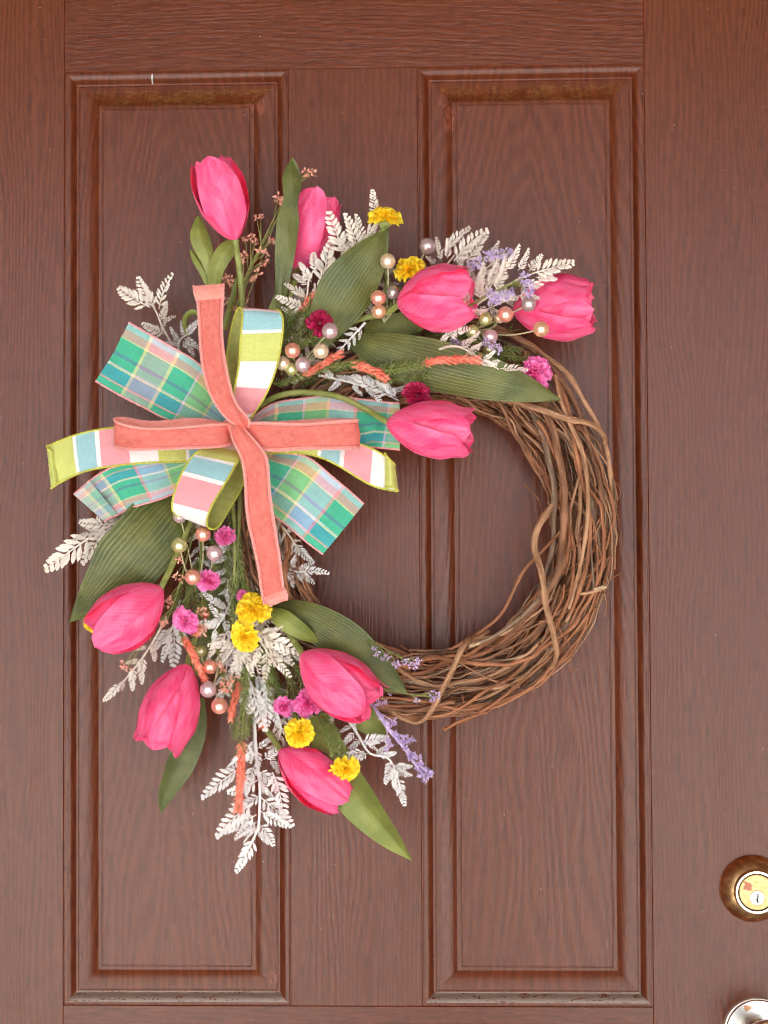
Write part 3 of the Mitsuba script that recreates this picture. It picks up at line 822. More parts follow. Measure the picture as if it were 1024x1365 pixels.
def frond(label, stem, pins=(), auto=None, mat='fern_cream', r=1.7):
    """stem: pixels with depth; pins: ((base px, py), (tip px, py)) at the stem's depth; auto: (pairs, length px, from, to, angle)."""
    g = thing('fern_frond', label, 'fern')
    P = spl(ats(stem), 24)
    put('stalk', tube(P, r * pxm(.09) * np.linspace(1.1, .5, 24), 7), mat, g)
    SP = np.array(stem, float)
    for (b, t) in pins:
        k = np.argmin(np.hypot(SP[:, 0] - b[0], SP[:, 1] - b[1]))
        d = SP[k, 2] + rng.uniform(-.006, .006)
        nrm = np.array([rng.normal() * .35, -1, rng.normal() * .35 + .1])
        place_pinna(g, mat, at(*b, d), at(*t, d + rng.uniform(-.008, .014)), nrm, rng.uniform(.92, 1.18))
    if auto:
        n, ln, u0, u1, ang = auto
        T = unit(np.gradient(P, axis=0))
        for i in range(n):
            u = u0 + (u1 - u0) * i / max(1, n - 1)
            for sgn in (-1, 1):
                k = int(np.clip((u + rng.uniform(-.02, .02)) * 23, 0, 23))
                nrm = unit(np.array([rng.normal() * .3, -1, rng.normal() * .3]))
                a = math.radians(ang + rng.normal() * 7) * sgn
                nn = unit(np.array([0, -1.0, 0]))
                d = T[k] * math.cos(a) + np.cross(nn, T[k]) * math.sin(a) + np.array([0, rng.uniform(-.35, .1), 0])
                l = ln * pxm(.08) * (1.0 - .45 * max(0, u - .25) / .75) * rng.uniform(.85, 1.12)
                place_pinna(g, mat, P[k], P[k] + unit(d) * l, nrm)
        place_pinna(g, mat, P[-2], P[-1] + T[-1] * ln * .55 * pxm(.08), np.array([0, -1.0, .1]))
    return g


W_, C_ = 'fern_white', 'fern_cream'
frond('pale dry looking fern frond sticking out at the far upper left', [(232, 470, .05), (227, 456, .055), (214, 430, .06), (205, 410, .06), (196, 402, .06)], [((212.6, 412), (218.5, 364)), ((200, 410), (152.5, 386)), ((207, 410), (179, 374)), ((214, 428), (223, 402)), ((203, 404), (192, 380)), ((220, 445), (189, 435)), ((216, 434), (229, 418))], mat=C_)
frond('small white fern frond just above the upper left plaid tail', [(240, 475, .05), (238, 462, .055), (243, 450, .06), (252, 446, .06)], [((238, 460), (228, 437)), ((249, 448), (241, 428)), ((246, 451), (265, 461)), ((248, 447), (266, 426)), ((244, 455), (260, 470)), ((240, 462), (222, 455))], mat=W_)
frond('cream fern frond left of the upper middle, beside the second tulip', [(400, 430, .075), (409, 398, .085), (413, 370, .09), (425, 352, .09)], [((428.7, 379), (441, 322)), ((409.5, 398), (381, 378)), ((412, 381), (389, 364)), ((415, 376), (400, 350)), ((417, 388), (445, 370)), ((404, 410), (370, 396)), ((422, 362), (414, 335)), ((412, 392), (440, 384)), ((402, 420), (376, 416)), ((424, 376), (446, 350))], mat=C_)
frond('cream fern frond between the second tulip and the topmost yellow flower', [(430, 425, .07), (450, 378, .082), (458, 357, .086), (475, 335, .088), (492, 312, .088)], [((461, 340), (435, 287)), ((458, 357), (467, 325)), ((478, 338), (466, 284)), ((482, 330), (478, 287)), ((484, 336), (501, 297)), ((501, 285), (496.5, 254)), ((492, 318), (506, 296)), ((452, 368), (440, 340)), ((466, 352), (452, 318))], mat=C_)
frond('fluffy cream fern frond behind the top middle tulip, pointing up', [(560, 400, .07), (590, 360, .08), (606, 340, .085)], [((594, 333), (625, 302)), ((606, 348), (639, 300)), ((622, 350), (649, 309)), ((588, 348), (583, 318)), ((580, 352), (570, 338)), ((596, 345), (600, 318)), ((578, 368), (558, 352)), ((610, 356), (620, 330))], mat=C_)
frond('widest cream fern frond over the base of the farthest right tulip', [(600, 440, .085), (631, 410, .1), (660, 390, .112), (690, 373, .12), (712, 364, .124)], [((654, 338), (668, 325)), ((674, 361), (697, 331)), ((691, 361), (709, 335)), ((706, 361), (722, 340)), ((710, 365), (764, 349)), ((714.7, 369.5), (742, 372)), ((702, 376), (732, 383)), ((691, 394), (718, 397)), ((635, 387), (650, 354)), ((650, 381), (667, 349)), ((667, 376), (681, 343)), ((640, 400), (640, 364)), ((655, 394), (690, 398)), ((625, 415), (648, 420)), ((620, 420), (627, 385)), ((645, 396), (662, 366)), ((660, 388), (676, 360)), ((640, 408), (655, 425))], mat=C_)
frond('short cream fern frond below the top middle tulip, on the long leaf', [(580, 468, .105), (610, 462, .118), (640, 478, .12), (665, 492, .122)], [((598.7, 449), (621, 434)), ((613.7, 463), (642, 449)), ((622, 471), (645, 462)), ((643.8, 481), (660, 468)), ((652, 488), (666, 478)), ((667, 492), (703, 492)), ((640, 480), (660, 490)), ((588, 458), (600, 440))], mat=C_)
frond('white fern tip between the broad leaf and the long leaf', [(487, 430, .09), (472, 446, .095), (452, 468, .098)], auto=(4, 15, .25, .9, 45), mat=W_)
frond('greyish fern frond lying folded above the right plaid tail', [(425, 500, .07), (460, 508, .078), (500, 520, .082), (532, 534, .08)], [((521, 526), (485, 503)), ((500, 518), (470, 500)), ((528, 530), (512, 508)), ((480, 512), (450, 500)), ((505, 520), (525, 512)), ((470, 511), (482, 527)), ((490, 516), (507, 534)), ((445, 505), (428, 490)), ((455, 506), (440, 522)), ((515, 524), (540, 520))], mat=W_)
frond('cream fern frond sticking out left under the lower left plaid tail', [(205, 662, .06), (175, 683, .066), (140, 704, .07), (110, 722, .068)], [((123, 714), (61, 758)), ((147, 704), (105, 742)), ((147, 699), (102, 700)), ((165, 688), (190, 674)), ((135, 706), (100, 716)), ((160, 694), (132, 690)), ((158, 698), (130, 724)), ((172, 688), (160, 710))], mat=C_)
frond('cream fern frond sticking out left between the two left tulips', [(222, 822, .06), (200, 862, .066), (180, 890, .07), (150, 926, .07)], [((190.6, 874), (188, 911)), ((178, 890), (176, 920)), ((165, 906), (160, 922)), ((160, 912), (139, 936)), ((196, 862), (180, 866)), ((205, 855), (206, 880)), ((186, 880), (168, 884))], mat=C_)
frond('white fern tip behind the left tulips, above the lowest left one', [(240, 800, .05), (230, 835, .055), (222, 855, .055)], [((232, 830), (236, 886)), ((226, 838), (205, 866)), ((230, 826), (250, 858)), ((228, 842), (216, 880))], mat=W_)
frond('white fern frond right of the velvet tail under the plaid', [(360, 720, .05), (377, 752, .06), (395, 762, .064), (404, 763, .064)], [((402.5, 762), (436, 758)), ((392, 724), (413, 753)), ((385, 762), (391, 782)), ((396, 763), (403, 776)), ((374.6, 747), (391, 734)), ((387, 757), (398, 742)), ((398, 762), (412, 750)), ((376, 757), (374, 778)), ((400, 764), (416, 773)), ((376, 728), (372, 712)), ((384, 716), (376, 738))], mat=W_)
frond('cream fern stalk coming out from under the lower right plaid tail', [(366, 690, .06), (380, 706, .066), (394, 726, .068)], auto=(3, 18, .2, .9, 50), mat=C_)
frond('white fern frond under the striped loop, behind the upper pearls', [(262, 690, .045), (266, 725, .052), (268, 768, .055)], auto=(5, 22, .1, .95, 55), mat=W_)
frond('white fern frond in the middle of the lower bunch, left of the green stems', [(306, 712, .05), (305, 750, .056), (303, 792, .058)], auto=(6, 25, .08, .95, 60), mat=W_)
frond('pale fern frond spreading left below the pink flower in the lower bunch', [(316, 780, .06), (306, 806, .072), (296, 826, .078), (285, 842, .08)], [((296, 806), (270, 794)), ((299, 825), (278, 812)), ((292, 834), (265, 824)), ((294, 827), (271, 840)), ((302, 812), (285, 800)), ((288, 838), (284, 862)), ((300, 826), (306, 850)), ((306, 812), (318, 832))], mat=W_)
frond('cream fern frond below the lower yellow flower, spreading left', [(330, 825, .07), (318, 848, .082), (308, 868, .088), (296, 884, .088)], [((304, 842), (275, 878)), ((310, 856), (288, 888)), ((324, 866), (303, 896)), ((324, 868), (339, 898)), ((318, 860), (318, 902)), ((312, 858), (280, 862)), ((330, 862), (352, 892))], mat=C_)
frond('large cream fern frond right of the two middle yellow flowers, pointing down right', [(322, 815, .08), (339, 842, .092), (357, 870, .1), (372, 893, .1)], [((339, 843), (397, 864)), ((339, 846), (356, 832)), ((359, 871), (385, 898)), ((345, 846), (378, 842)), ((350, 858), (392, 880)), ((348, 860), (336, 890)), ((356, 868), (356, 904)), ((336, 838), (346, 816)), ((342, 850), (320, 872)), ((348, 850), (384, 856))], mat=C_)
frond('white fern frond hanging straight in the centre of the lower bunch', [(330, 890, .07), (333, 915, .078), (338, 945, .08), (344, 965, .08)], [((335, 908), (348, 972)), ((355, 926), (361, 970)), ((362, 940), (372, 972)), ((332, 905), (330, 950)), ((340, 900), (360, 930)), ((338, 930), (352, 950)), ((334, 916), (312, 940)), ((352, 912), (366, 946))], mat=W_, r=1.4)
frond('largest white fern frond, hanging lowest of everything in the wreath', [(334, 935, .07), (338, 954, .074), (341.6, 1002, .08), (346.6, 1053, .084), (346, 1080, .084), (344, 1104, .084), (335, 1124, .084), (326, 1142, .084)],
      [((340, 1117), (315, 1162)), ((338, 1070), (284, 1106)), ((342, 1086), (296, 1110)), ((343, 1096), (310, 1114)), ((343, 1102), (322, 1119)), ((320, 1025), (270, 1056)), ((343, 1040), (306, 1064)), ((348, 1063), (392, 1097)), ((348, 1081), (385, 1105)), ((345, 1098), (369, 1124)), ((344, 1108), (357, 1126)), ((347, 1035), (356, 1058)), ((363, 1030), (387, 1082)), ((343, 998), (364, 981)), ((352, 1012), (377, 995)), ((342, 1000), (348, 1028)), ((335, 990), (312, 1030)), ((345, 1028), (372, 1044)), ((345, 1044), (364, 1064)), ((340, 1020), (322, 1058)), ((341, 985), (330, 1014)), ((347, 1060), (312, 1084)), ((360, 1010), (372, 1030))], mat=W_, r=2.6)
frond('white fern frond with a bent stalk left of the lowest lavender sprig', [(430, 930, .062), (448.6, 938, .07), (463, 958, .076), (477.6, 980, .08), (496, 1006, .08), (514.5, 1009, .08), (528, 1030, .08), (536, 1062, .08)],
      [((530, 1036), (539, 1073)), ((522, 1014), (514, 1044)), ((526, 1022), (525, 1050)), ((527, 1026), (547, 1039)), ((526, 1020), (547, 1025)), ((485, 1001), (447, 1013)), ((490, 1004), (467, 1016)), ((473, 976), (456, 994)), ((470, 967), (453, 976)), ((483, 989), (518, 983)), ((483, 986), (500, 998)), ((452, 944), (438, 966)), ((462, 955), (478, 972)), ((505, 1008), (528, 1004)), ((500, 1006), (520, 996)), ((480, 985), (466, 1002)), ((456, 946), (476, 950))], mat=W_, r=2.1)
frond('small cream fern tip right of the lowest heather spike, half behind a yellow flower', [(368, 950, .07), (374, 975, .075), (364, 1000, .078)], auto=(4, 20, .2, .9, 40), mat=C_)
frond('small pale fern tip under the pink flower beside the lower right tulip', [(440, 905, .055), (436, 935, .06), (438, 958, .062)], auto=(3, 17, .3, .9, 50), mat=W_)


frond('cream fern frond filling the gap above the tulip beside the end of the vine ring', [(335, 800, .06), (352, 828, .07), (372, 852, .076), (392, 872, .078)], auto=(5, 30, .1, .95, 48), mat=C_)
frond('white fern frond deep in the lower bunch, left of the straight hanging fern', [(318, 850, .045), (316, 885, .052), (320, 925, .055)], auto=(5, 30, .1, .95, 50), mat=W_)
frond('white fern frond deep in the lower bunch behind the coral pearls', [(290, 760, .04), (282, 800, .045), (276, 840, .048)], auto=(5, 28, .1, .95, 52), mat=W_)
frond('pale fern frond between the velvet tail and the green stems', [(330, 680, .045), (332, 730, .05), (336, 785, .052)], auto=(6, 22, .1, .95, 50), mat=C_)
frond('cream fern frond filling the mass above the widest fern, behind its lavender', [(600, 410, .07), (630, 375, .08), (660, 348, .085)], auto=(5, 34, .15, .95, 48), mat=C_)
frond('cream fern frond low in the upper right mass, above the coral pearl', [(600, 440, .065), (635, 420, .075), (672, 402, .08), (700, 392, .082)], auto=(5, 28, .15, .95, 50), mat=C_)
frond('white fern frond deep between the two lowest tulips', [(395, 930, .045), (412, 965, .05), (425, 1000, .052)], auto=(4, 26, .1, .95, 52), mat=W_)
frond('cream fern frond at the foot of the second tulip, behind the feathery green', [(395, 470, .05), (402, 435, .055), (398, 400, .06)], auto=(4, 26, .2, .95, 50), mat=C_)


frond('white fern frond low in the gap between the lowest pearls and the hanging fern', [(305, 850, .045), (302, 890, .05), (296, 925, .052)], auto=(4, 26, .1, .95, 50), mat=W_)
frond('white fern frond across the gap right of the hanging fern, above the lowest tulip', [(345, 900, .05), (362, 930, .056), (384, 955, .058)], auto=(4, 26, .1, .95, 50), mat=W_)
frond('white fern frond behind the pink flower touching the coral pearl', [(300, 730, .038), (290, 770, .042), (296, 815, .044)], auto=(5, 26, .1, .95, 52), mat=W_)
frond('cream fern frond behind the row of pearls left of the top middle tulip', [(500, 440, .05), (508, 400, .056), (520, 360, .06)], auto=(5, 26, .1, .95, 50), mat=C_)
frond('cream fern frond behind the six pearl cluster near the bow', [(390, 520, .045), (412, 480, .05), (440, 450, .052)], auto=(5, 26, .1, .95, 50), mat=C_)
frond('white fern frond in the gap left of the six pearl cluster, beside the striped loop', [(385, 460, .045), (388, 430, .05), (400, 395, .052)], auto=(4, 24, .1, .95, 50), mat=W_)


# ------------------------------------------------------------------ small ruffled flowers
def ruffle(name, label, centre, size, face, mat, d=.11, n=40, squash=1.0, seed=0, stem=None):
    """centre pixel, size pixels across, face: direction the flower opens in (x, out, up)."""
    g = thing(name, label, 'flower')
    r_ = np.random.default_rng(500 + seed)
    Z = unit(np.array([face[0], -face[1], face[2]]))
    X = unit(np.cross(Z, [0.31, 0.2, 0.9])); Y = np.cross(Z, X)
    Rr = size * pxm(d) / 2
    C = at(*centre, d) - Z * Rr * 0.45
    ms = []
    nt, ns = 7, 13
    t, s = np.linspace(0, 1, nt), np.linspace(-1, 1, ns)
    for i in range(n):
        q = i / n
        el = math.radians(89 - 80 * q ** 0.75 + r_.normal() * 7)      # inner ones upright, outer ones flat
        f = i * 2.39996 + r_.normal() * .15
        l = Rr * (0.62 + 0.42 * q) * r_.uniform(.88, 1.1)
        dx = np.array([math.cos(f) * math.cos(el), math.sin(f) * math.cos(el), math.sin(el)])
        up = np.array([-math.cos(f) * math.sin(el), -math.sin(f) * math.sin(el), math.cos(el)])
        sd = np.cross(up, dx)
        wid = 0.50 * l * (0.25 + 0.75 * t[:, None] ** .8) * 0.92
        ser = 1 + 0.10 * np.abs(((s * 3.5 + r_.random()) % 1) - .5)[None] * 2 * (t[:, None] ** 3) - 0.16 * (s[None] ** 2) * t[:, None]
        ruf = 0.15 * l * t[:, None] ** 1.6 * (np.sin(s[None] * r_.uniform(4, 7) + r_.random() * 6) + .6 * np.sin(s[None] * 13 + r_.random() * 6))
        ben = -0.28 * l * t[:, None] ** 2 * q
        o = np.array([math.cos(f), math.sin(f), 0]) * Rr * .03
        Pl = o + dx * (t[:, None] * ser * l)[..., None] + sd * (s[None] * wid)[..., None] + up * (ruf + ben)[..., None]
        Pl[..., 2] *= squash
        G = C + Pl[..., :1] * X + Pl[..., 1:2] * Y + Pl[..., 2:3] * Z
        ms.append(grid(G, np.zeros(G.shape[:2] + (2,))))
    put('petals', join(ms), mat, g, kind='stuff')
    # green cup and stalk
    u = np.linspace(0, 1, 8)
    P = C + Z * Rr * (-.04 - .62 * u)[:, None]
    put('calyx', tube(P, Rr * np.array([.5, .52, .46, .4, .33, .26, .18, .12]), 10), 'filler_green', g)
    if stem:
        put('stem', tube(spl(np.vstack([P[-1:], ats(stem)]), 14), 1.6 * pxm(d), 6), 'stem_green', g)
    return g


Y_, P_, B_ = 'yellow_petal', 'pink_petal', 'burgundy_petal'
ruffle('yellow_flower', 'yellow ruffled flower highest in the wreath, above the broad leaf tip', (515, 283), 44, (.15, .35, .8), Y_, .112, seed=1, stem=[(506, 308, .1), (495, 340, .085)])
ruffle('yellow_flower', 'yellow ruffled flower tucked behind the top middle tulip', (543, 354), 42, (-.35, .55, .5), Y_, .1, seed=2, squash=1.1, stem=[(555, 375, .085), (560, 400, .07)])
ruffle('yellow_flower', 'yellow ruffled flower peeping out left behind the tulip under the large leaf', (119, 829), 34, (-.6, .6, -.1), Y_, .085, seed=3, stem=[(160, 820, .07)])
ruffle('yellow_flower', 'yellow ruffled flower at the lower end of the velvet tail', (339, 808), 46, (.15, .75, .45), Y_, .125, seed=4, squash=.9, stem=[(330, 780, .09)])
ruffle('yellow_flower', 'yellow ruffled flower in the pale ferns, below the one at the velvet tail', (321, 851), 42, (-.45, .75, -.2), Y_, .12, seed=5, squash=.8, stem=[(335, 830, .09)])
ruffle('yellow_flower', 'yellow ruffled flower resting on the base of the lowest tulip', (398, 979), 37, (0, .9, -.1), Y_, .125, seed=6, stem=[(392, 950, .09)])
ruffle('yellow_flower', 'yellow ruffled flower on the long light green leaf at the lower right', (462, 1031), 39, (.2, .7, -.55), Y_, .118, seed=7, squash=.9, stem=[(452, 1005, .1)])
ruffle('pink_flower', 'pink ruffled flower on the bare vine, by the tip of the long leaf', (717, 496), 46, (.35, .9, .05), P_, .1, n=34, seed=11, stem=[(690, 485, .08)])
ruffle('pink_flower', 'pink ruffled flower just below the striped loop, right of the lilac pearl', (300, 719), 27, (.1, .6, -.6), P_, .095, seed=12, stem=[(306, 700, .085)])
ruffle('pink_flower', 'pink ruffled flower touching the coral pearl in the lower bunch', (279, 778), 31, (.2, .7, -.5), P_, .095, seed=13, stem=[(290, 755, .08)])
ruffle('pink_flower', 'flattened pink ruffled flower right of the upper left tulip pointing down', (244, 830), 36, (-.3, .75, -.25), P_, .105, seed=14, squash=.7, stem=[(262, 815, .085)])
ruffle('pink_flower', 'pink ruffled flower under the lower right tulip, larger of that pair', (413, 936), 39, (.35, .9, .1), P_, .11, n=34, seed=15, stem=[(400, 915, .09)])
ruffle('pink_flower', 'small pink ruffled flower left of the larger one under the lower right tulip', (377, 944), 27, (-.2, .8, -.3), P_, .1, seed=16, stem=[(384, 920, .085)])
ruffle('pink_flower', 'tiny pink flower half hidden above the yellow flower at the velvet tail', (324, 793), 17, (0, .8, .3), P_, .095, seed=17)
ruffle('burgundy_flower', 'dark red ruffled flower above the lilac pearl at the left of the broad leaf', (425, 427), 38, (.0, .85, .25), B_, .118, n=22, seed=21, stem=[(415, 450, .09)])
ruffle('burgundy_flower', 'dark red ruffled flower on top of the tulip inside the ring', (556, 522), 40, (.1, .85, .35), B_, .118, n=24, seed=22, stem=[(535, 500, .09)])

# ------------------------------------------------------------------ pearl berry sprays
def sphere(n=20):
    a, b = np.linspace(0, np.pi, n), np.linspace(0, 2 * np.pi, 2 * n + 1)
    G = np.stack([np.sin(a)[:, None] * np.cos(b), np.sin(a)[:, None] * np.sin(b), np.broadcast_to(np.cos(a)[:, None], (n, 2 * n + 1))], -1)
    v, f, u = grid(G, np.zeros(G.shape[:2] + (2,)))
    return v, f[:, ::-1], v


SPH = sphere()
PEARL = {}
for k in PEARLS:
    path_mesh = meshkit.write_ply((SPH[0], SPH[1]), normals=SPH[0])
    PEARL[k] = {'type': 'ply', 'filename': path_mesh, 'face_normals': False, 'bsdf': {'type': 'ref', 'id': 'pearl_' + k}}


def pearls(label, root, items):
    g = thing('pearl_spray', label, 'berry spray')
    R0 = at(*root)
    for (px, py, col, r, d) in items:
        c = at(px, py, d)
        M = np.diag([r * pxm(d)] * 3 + [1.0]); M[:3, 3] = c
        put_copy('pearl', PEARL[col], M, g)
        mid = (c + R0) / 2 + np.array([rng.normal() * .003, .006, rng.normal() * .003])
        put('wire', tube(spl([R0, mid, c], 14), 1.0 * pxm(d), 6), 'wire', g)
    return g


pearls('six shiny pearl berries on wires between the standing striped loop and the broad leaf', (398, 492, .085), [(440, 441, 'lilac', 11, .128), (390, 467, 'coral', 10.6, .122), (428, 468, 'cream', 10.5, .13), (403.5, 486, 'lilac', 10.3, .122), (377, 484, 'cream', 10, .108), (389, 492, 'green', 9, .108)])
pearls('shiny pearl berries in a row between the broad leaf and the top middle tulip', (512, 430, .07), [(504.5, 397, 'coral', 10.5, .115), (517, 348, 'cream', 10.3, .115), (505, 415, 'orange', 10, .1), (524, 390, 'mauve', 9.5, .1), (570, 328, 'mauve', 11.2, .095)])
pearls('shiny pearl berries around the base of the farthest right tulip', (632, 440, .075), [(674, 419, 'coral', 10.7, .125), (721.5, 438.5, 'orange', 10.7, .132), (647, 425, 'green', 9.5, .105), (705, 405, 'mauve', 10, .125), (653.5, 449, 'lilac', 10.4, .108), (630, 442, 'green', 9.5, .1), (651, 466, 'green', 8, .09), (666, 424, 'cream', 7, .1)])
pearls('shiny pearl berries just below the striped loop, on the large left leaf', (262, 790, .06), [(239, 727, 'green', 10.5, .122), (270.5, 712, 'coral', 10.3, .112), (286, 737.5, 'lilac', 10.8, .115), (257, 769, 'coral', 10.8, .12), (240, 688, 'lilac', 9.5, .105)])
pearls('lowest shiny pearl berries, hanging right of the lowest left tulip', (291, 890, .08), [(277.5, 919, 'lilac', 11, .112), (292.5, 941, 'coral', 11, .116), (280, 889, 'coral', 10, .088), (268, 868, 'green', 8, .07)])


# ------------------------------------------------------------------ heather, lavender, blossom and filler sprigs
def blades(P, T, count, u0, u1, length, spread, width, r_, fwd=.8, up=.25):
    """Small ridged leaflets set in a spiral round a stem."""
    ms = []
    n = len(P)
    for i in range(count):
        u = u0 + (u1 - u0) * (i + r_.random()) / count
        x = u * (n - 1)
        k = min(int(x), n - 2)
        p = P[k] + (P[k + 1] - P[k]) * (x - k)
        t = T[k]
        a = i * 2.39996 + r_.normal() * .3
        e1 = unit(np.cross(t, [0.2, .9, .35])); e2 = np.cross(t, e1)
        rd = math.cos(a) * e1 + math.sin(a) * e2
        el = spread * r_.uniform(.7, 1.25)
        d = unit(t * math.cos(el) + rd * math.sin(el))
        sd = unit(np.cross(d, rd)); nn = np.cross(sd, d)
        l = length * r_.uniform(.75, 1.2)
        w = width
        v = np.array([p, p + d * l * .5 + sd * w, p + d * l, p + d * l * .5 - sd * w, p + d * l * .45 + nn * w * .7, p + d * l * .45 - nn * w * .3])
        f = np.array([[0, 4, 1], [1, 4, 2], [2, 4, 3], [3, 4, 0], [0, 1, 5], [1, 2, 5], [2, 3, 5], [3, 0, 5]])
        ms.append((v, f, np.zeros((6, 2))))
    return join(ms)


def spike(label, pts, split, r=11, seed=0, dens=1.0):
    g = thing('heather_spike', label, 'heather')
    r_ = np.random.default_rng(900 + seed)
    P = spl(ats(pts), 40)
    T = unit(np.gradient(P, axis=0))
    d = pxm(.1)
    L = np.linalg.norm(np.diff(P, axis=0), axis=1).sum() / d
    put('stem', tube(P, 1.5 * d * np.linspace(1.2, .6, 40), 6), 'stem_green', g)
    if split > 0.05:
        put('green_leaflets', blades(P, T, int(L * split * 1.5 * dens), 0, split + .05, r * 1.05 * d, .85, 1.3 * d, r_), 'filler_green', g, kind='stuff')
    put('coral_bracts', blades(P, T, int(L * (1 - split) * 2.1 * dens) + 8, split - .02, .995, r * 1.0 * d, .62, 2.1 * d, r_), 'coral_bract', g, kind='stuff')
    return g


spike('coral tipped heather spike pointing right, lower of the pair on the long leaf', [(400, 500, .085), (440, 489, .098), (480, 488, .108), (512, 503, .112)], .6, 13, 1)
spike('longest coral tipped heather spike lying across the long right leaf', [(490, 498, .1), (540, 490, .12), (590, 480, .132), (635, 480, .134)], .52, 12, 2)
spike('coral heather spike left of the broad leaf, above the dark red flower', [(375, 455, .07), (392, 428, .08), (415, 400, .09), (446, 376, .09)], .45, 13, 3)
spike('short coral heather spike just below the cream pearl', [(365, 512, .08), (392, 505, .09), (418, 492, .1), (452, 472, .11)], .45, 11, 4)
spike('coral heather spike left in the lower bunch, below the flattened pink flower', [(240, 842, .08), (252, 862, .09), (262, 882, .094), (272, 904, .094)], .12, 11, 5)
spike('coral heather spike hanging lowest over the largest white fern', [(330, 885, .085), (326, 930, .1), (323, 980, .112), (321, 1030, .116), (318, 1078, .114)], .55, 13, 6)
spike('short coral heather spike beside the lowest coral pearl', [(322, 900, .08), (317, 922, .09), (311, 940, .096), (308, 956, .096)], .15, 11, 7)


def floret_blob(c, r, r_, petal=0.45, count=26):
    """A knot of tiny petals."""
    ms = []
    for i in range(count):
        d = unit(r_.normal(size=3))
        d = d if d[1] < .6 else -d
        p = c + d * r * r_.uniform(.15, .75)
        e = unit(d + r_.normal(size=3) * .6)
        sd = unit(np.cross(e, r_.normal(size=3))); nn = np.cross(sd, e)
        l, w = r * petal * r_.uniform(.7, 1.2) * 1.3, r * petal * .42
        v = np.array([p, p + e * l * .55 + sd * w, p + e * l, p + e * l * .55 - sd * w, p + e * l * .5 + nn * w * .5])
        ms.append((v, np.array([[0, 4, 1], [1, 4, 2], [2, 4, 3], [3, 4, 0]]), np.zeros((5, 2))))
    return join(ms)


def sprig(name, label, cat, mat, stems, blobs, part, r_stem=1.0, seed=0, petal=.45, count=26, smat='stem_green'):
    g = thing(name, label, cat)
    r_ = np.random.default_rng(1300 + seed)
    lines = []
    for s in stems:
        P = spl(ats(s), 26)
        lines.append(P)
        put('stem', tube(P, r_stem * pxm(.09) * np.linspace(1.15, .7, 26), 6), smat, g)
    allp = np.vstack(lines)
    for (px, py, r, d) in blobs:
        c = at(px, py, d)
        k = np.argmin(np.linalg.norm(allp - c, axis=1))
        if np.linalg.norm(allp[k] - c) > .003:
            j = max(0, k - 4)
            put('twig', tube(spl([allp[j], (allp[j] + c) / 2 + [0, -.002, .002], c], 8), .6 * pxm(.09), 5), smat, g)
        put(part, floret_blob(c, r * pxm(d), r_, petal, count), mat, g, smooth=False)
    return g


LVm = 'lilac_petal'
sprig('lavender_sprig', 'lavender sprig on the upper edge of the widest cream fern', 'lavender', LVm, [[(600, 380, .1), (635, 352, .115), (660, 340, .122), (680, 332, .122)]], [(628, 354, 8, .122), (637, 350, 9, .124), (652, 342, 9, .126), (661, 339, 8, .127), (670, 337, 9, .127), (679, 337, 7, .126)], 'floret', seed=1, count=34)
sprig('lavender_sprig', 'lavender sprig crossing the middle of the widest cream fern', 'lavender', LVm, [[(625, 408, .11), (650, 394, .122), (667, 385, .13), (695, 372, .132)]], [(655, 393, 9, .134), (659, 402, 9, .134), (664, 397, 8, .134), (674, 393, 9, .135), (681, 390, 7, .133), (699, 371, 10, .138), (704, 381, 10, .138), (706, 391, 8, .138)], 'floret', r_stem=1.3, seed=2, count=34)
sprig('lavender_sprig', 'small lavender sprig below the lilac pearl at the right of the long leaf', 'lavender', LVm, [[(600, 452, .085), (630, 455, .1), (665, 464, .11)]], [(605, 455, 8, .1), (613, 460, 6, .105), (646, 456, 7, .118), (656, 461, 8, .122), (664, 464, 9, .122)], 'floret', seed=3)
sprig('lavender_sprig', 'thin lavender sprig above the bottom of the vine ring, right of the dark leaf', 'lavender', LVm, [[(450, 838, .08), (472, 846, .09), (505, 860, .1), (535, 878, .104), (554, 886, .104)]], [(499, 864, 5, .106), (503, 871, 5, .106), (514, 876, 7, .106), (528, 886, 7, .106), (540, 882, 6, .108), (552, 887, 8, .108), (557, 882, 6, .108)], 'floret', seed=4)
sprig('lavender_sprig', 'thin lavender sprig ending in one blossom knot on the vine ring', 'lavender', LVm, [[(480, 908, .09), (497, 914, .096), (538, 924, .1), (574, 929, .102)]], [(580, 927, 9, .104), (577, 932, 6, .104), (556, 934, 5, .104), (520, 926, 3, .104), (506, 937, 6, .104), (513, 936, 5, .104)], 'floret', seed=5)
g = sprig('lavender_sprig', 'thick lilac lavender spike hanging below the vine ring, right of the bent fern', 'lavender', LVm, [[(496, 938, .08), (505, 952, .088), (518, 972, .092), (535, 992, .094), (553, 1018, .094), (566, 1035, .092)]],
          [(523, 963, 7, .094), (516, 964, 6, .094), (541, 987, 7, .096), (533, 985, 6, .096), (547, 986, 6, .096), (558, 1012, 8, .096), (549, 1008, 6, .096), (518, 992, 7, .092), (515, 999, 4, .092), (560, 1024, 7, .094), (567, 1033, 9, .094), (572, 1030, 6, .094), (567, 1040, 5, .094), (508, 955, 5, .092), (527, 978, 5, .094), (541, 998, 6, .095), (547, 1008, 6, .095)], 'floret', r_stem=2.6, seed=6, smat='lilac_petal', petal=.6)
PCm = 'peach_petal'
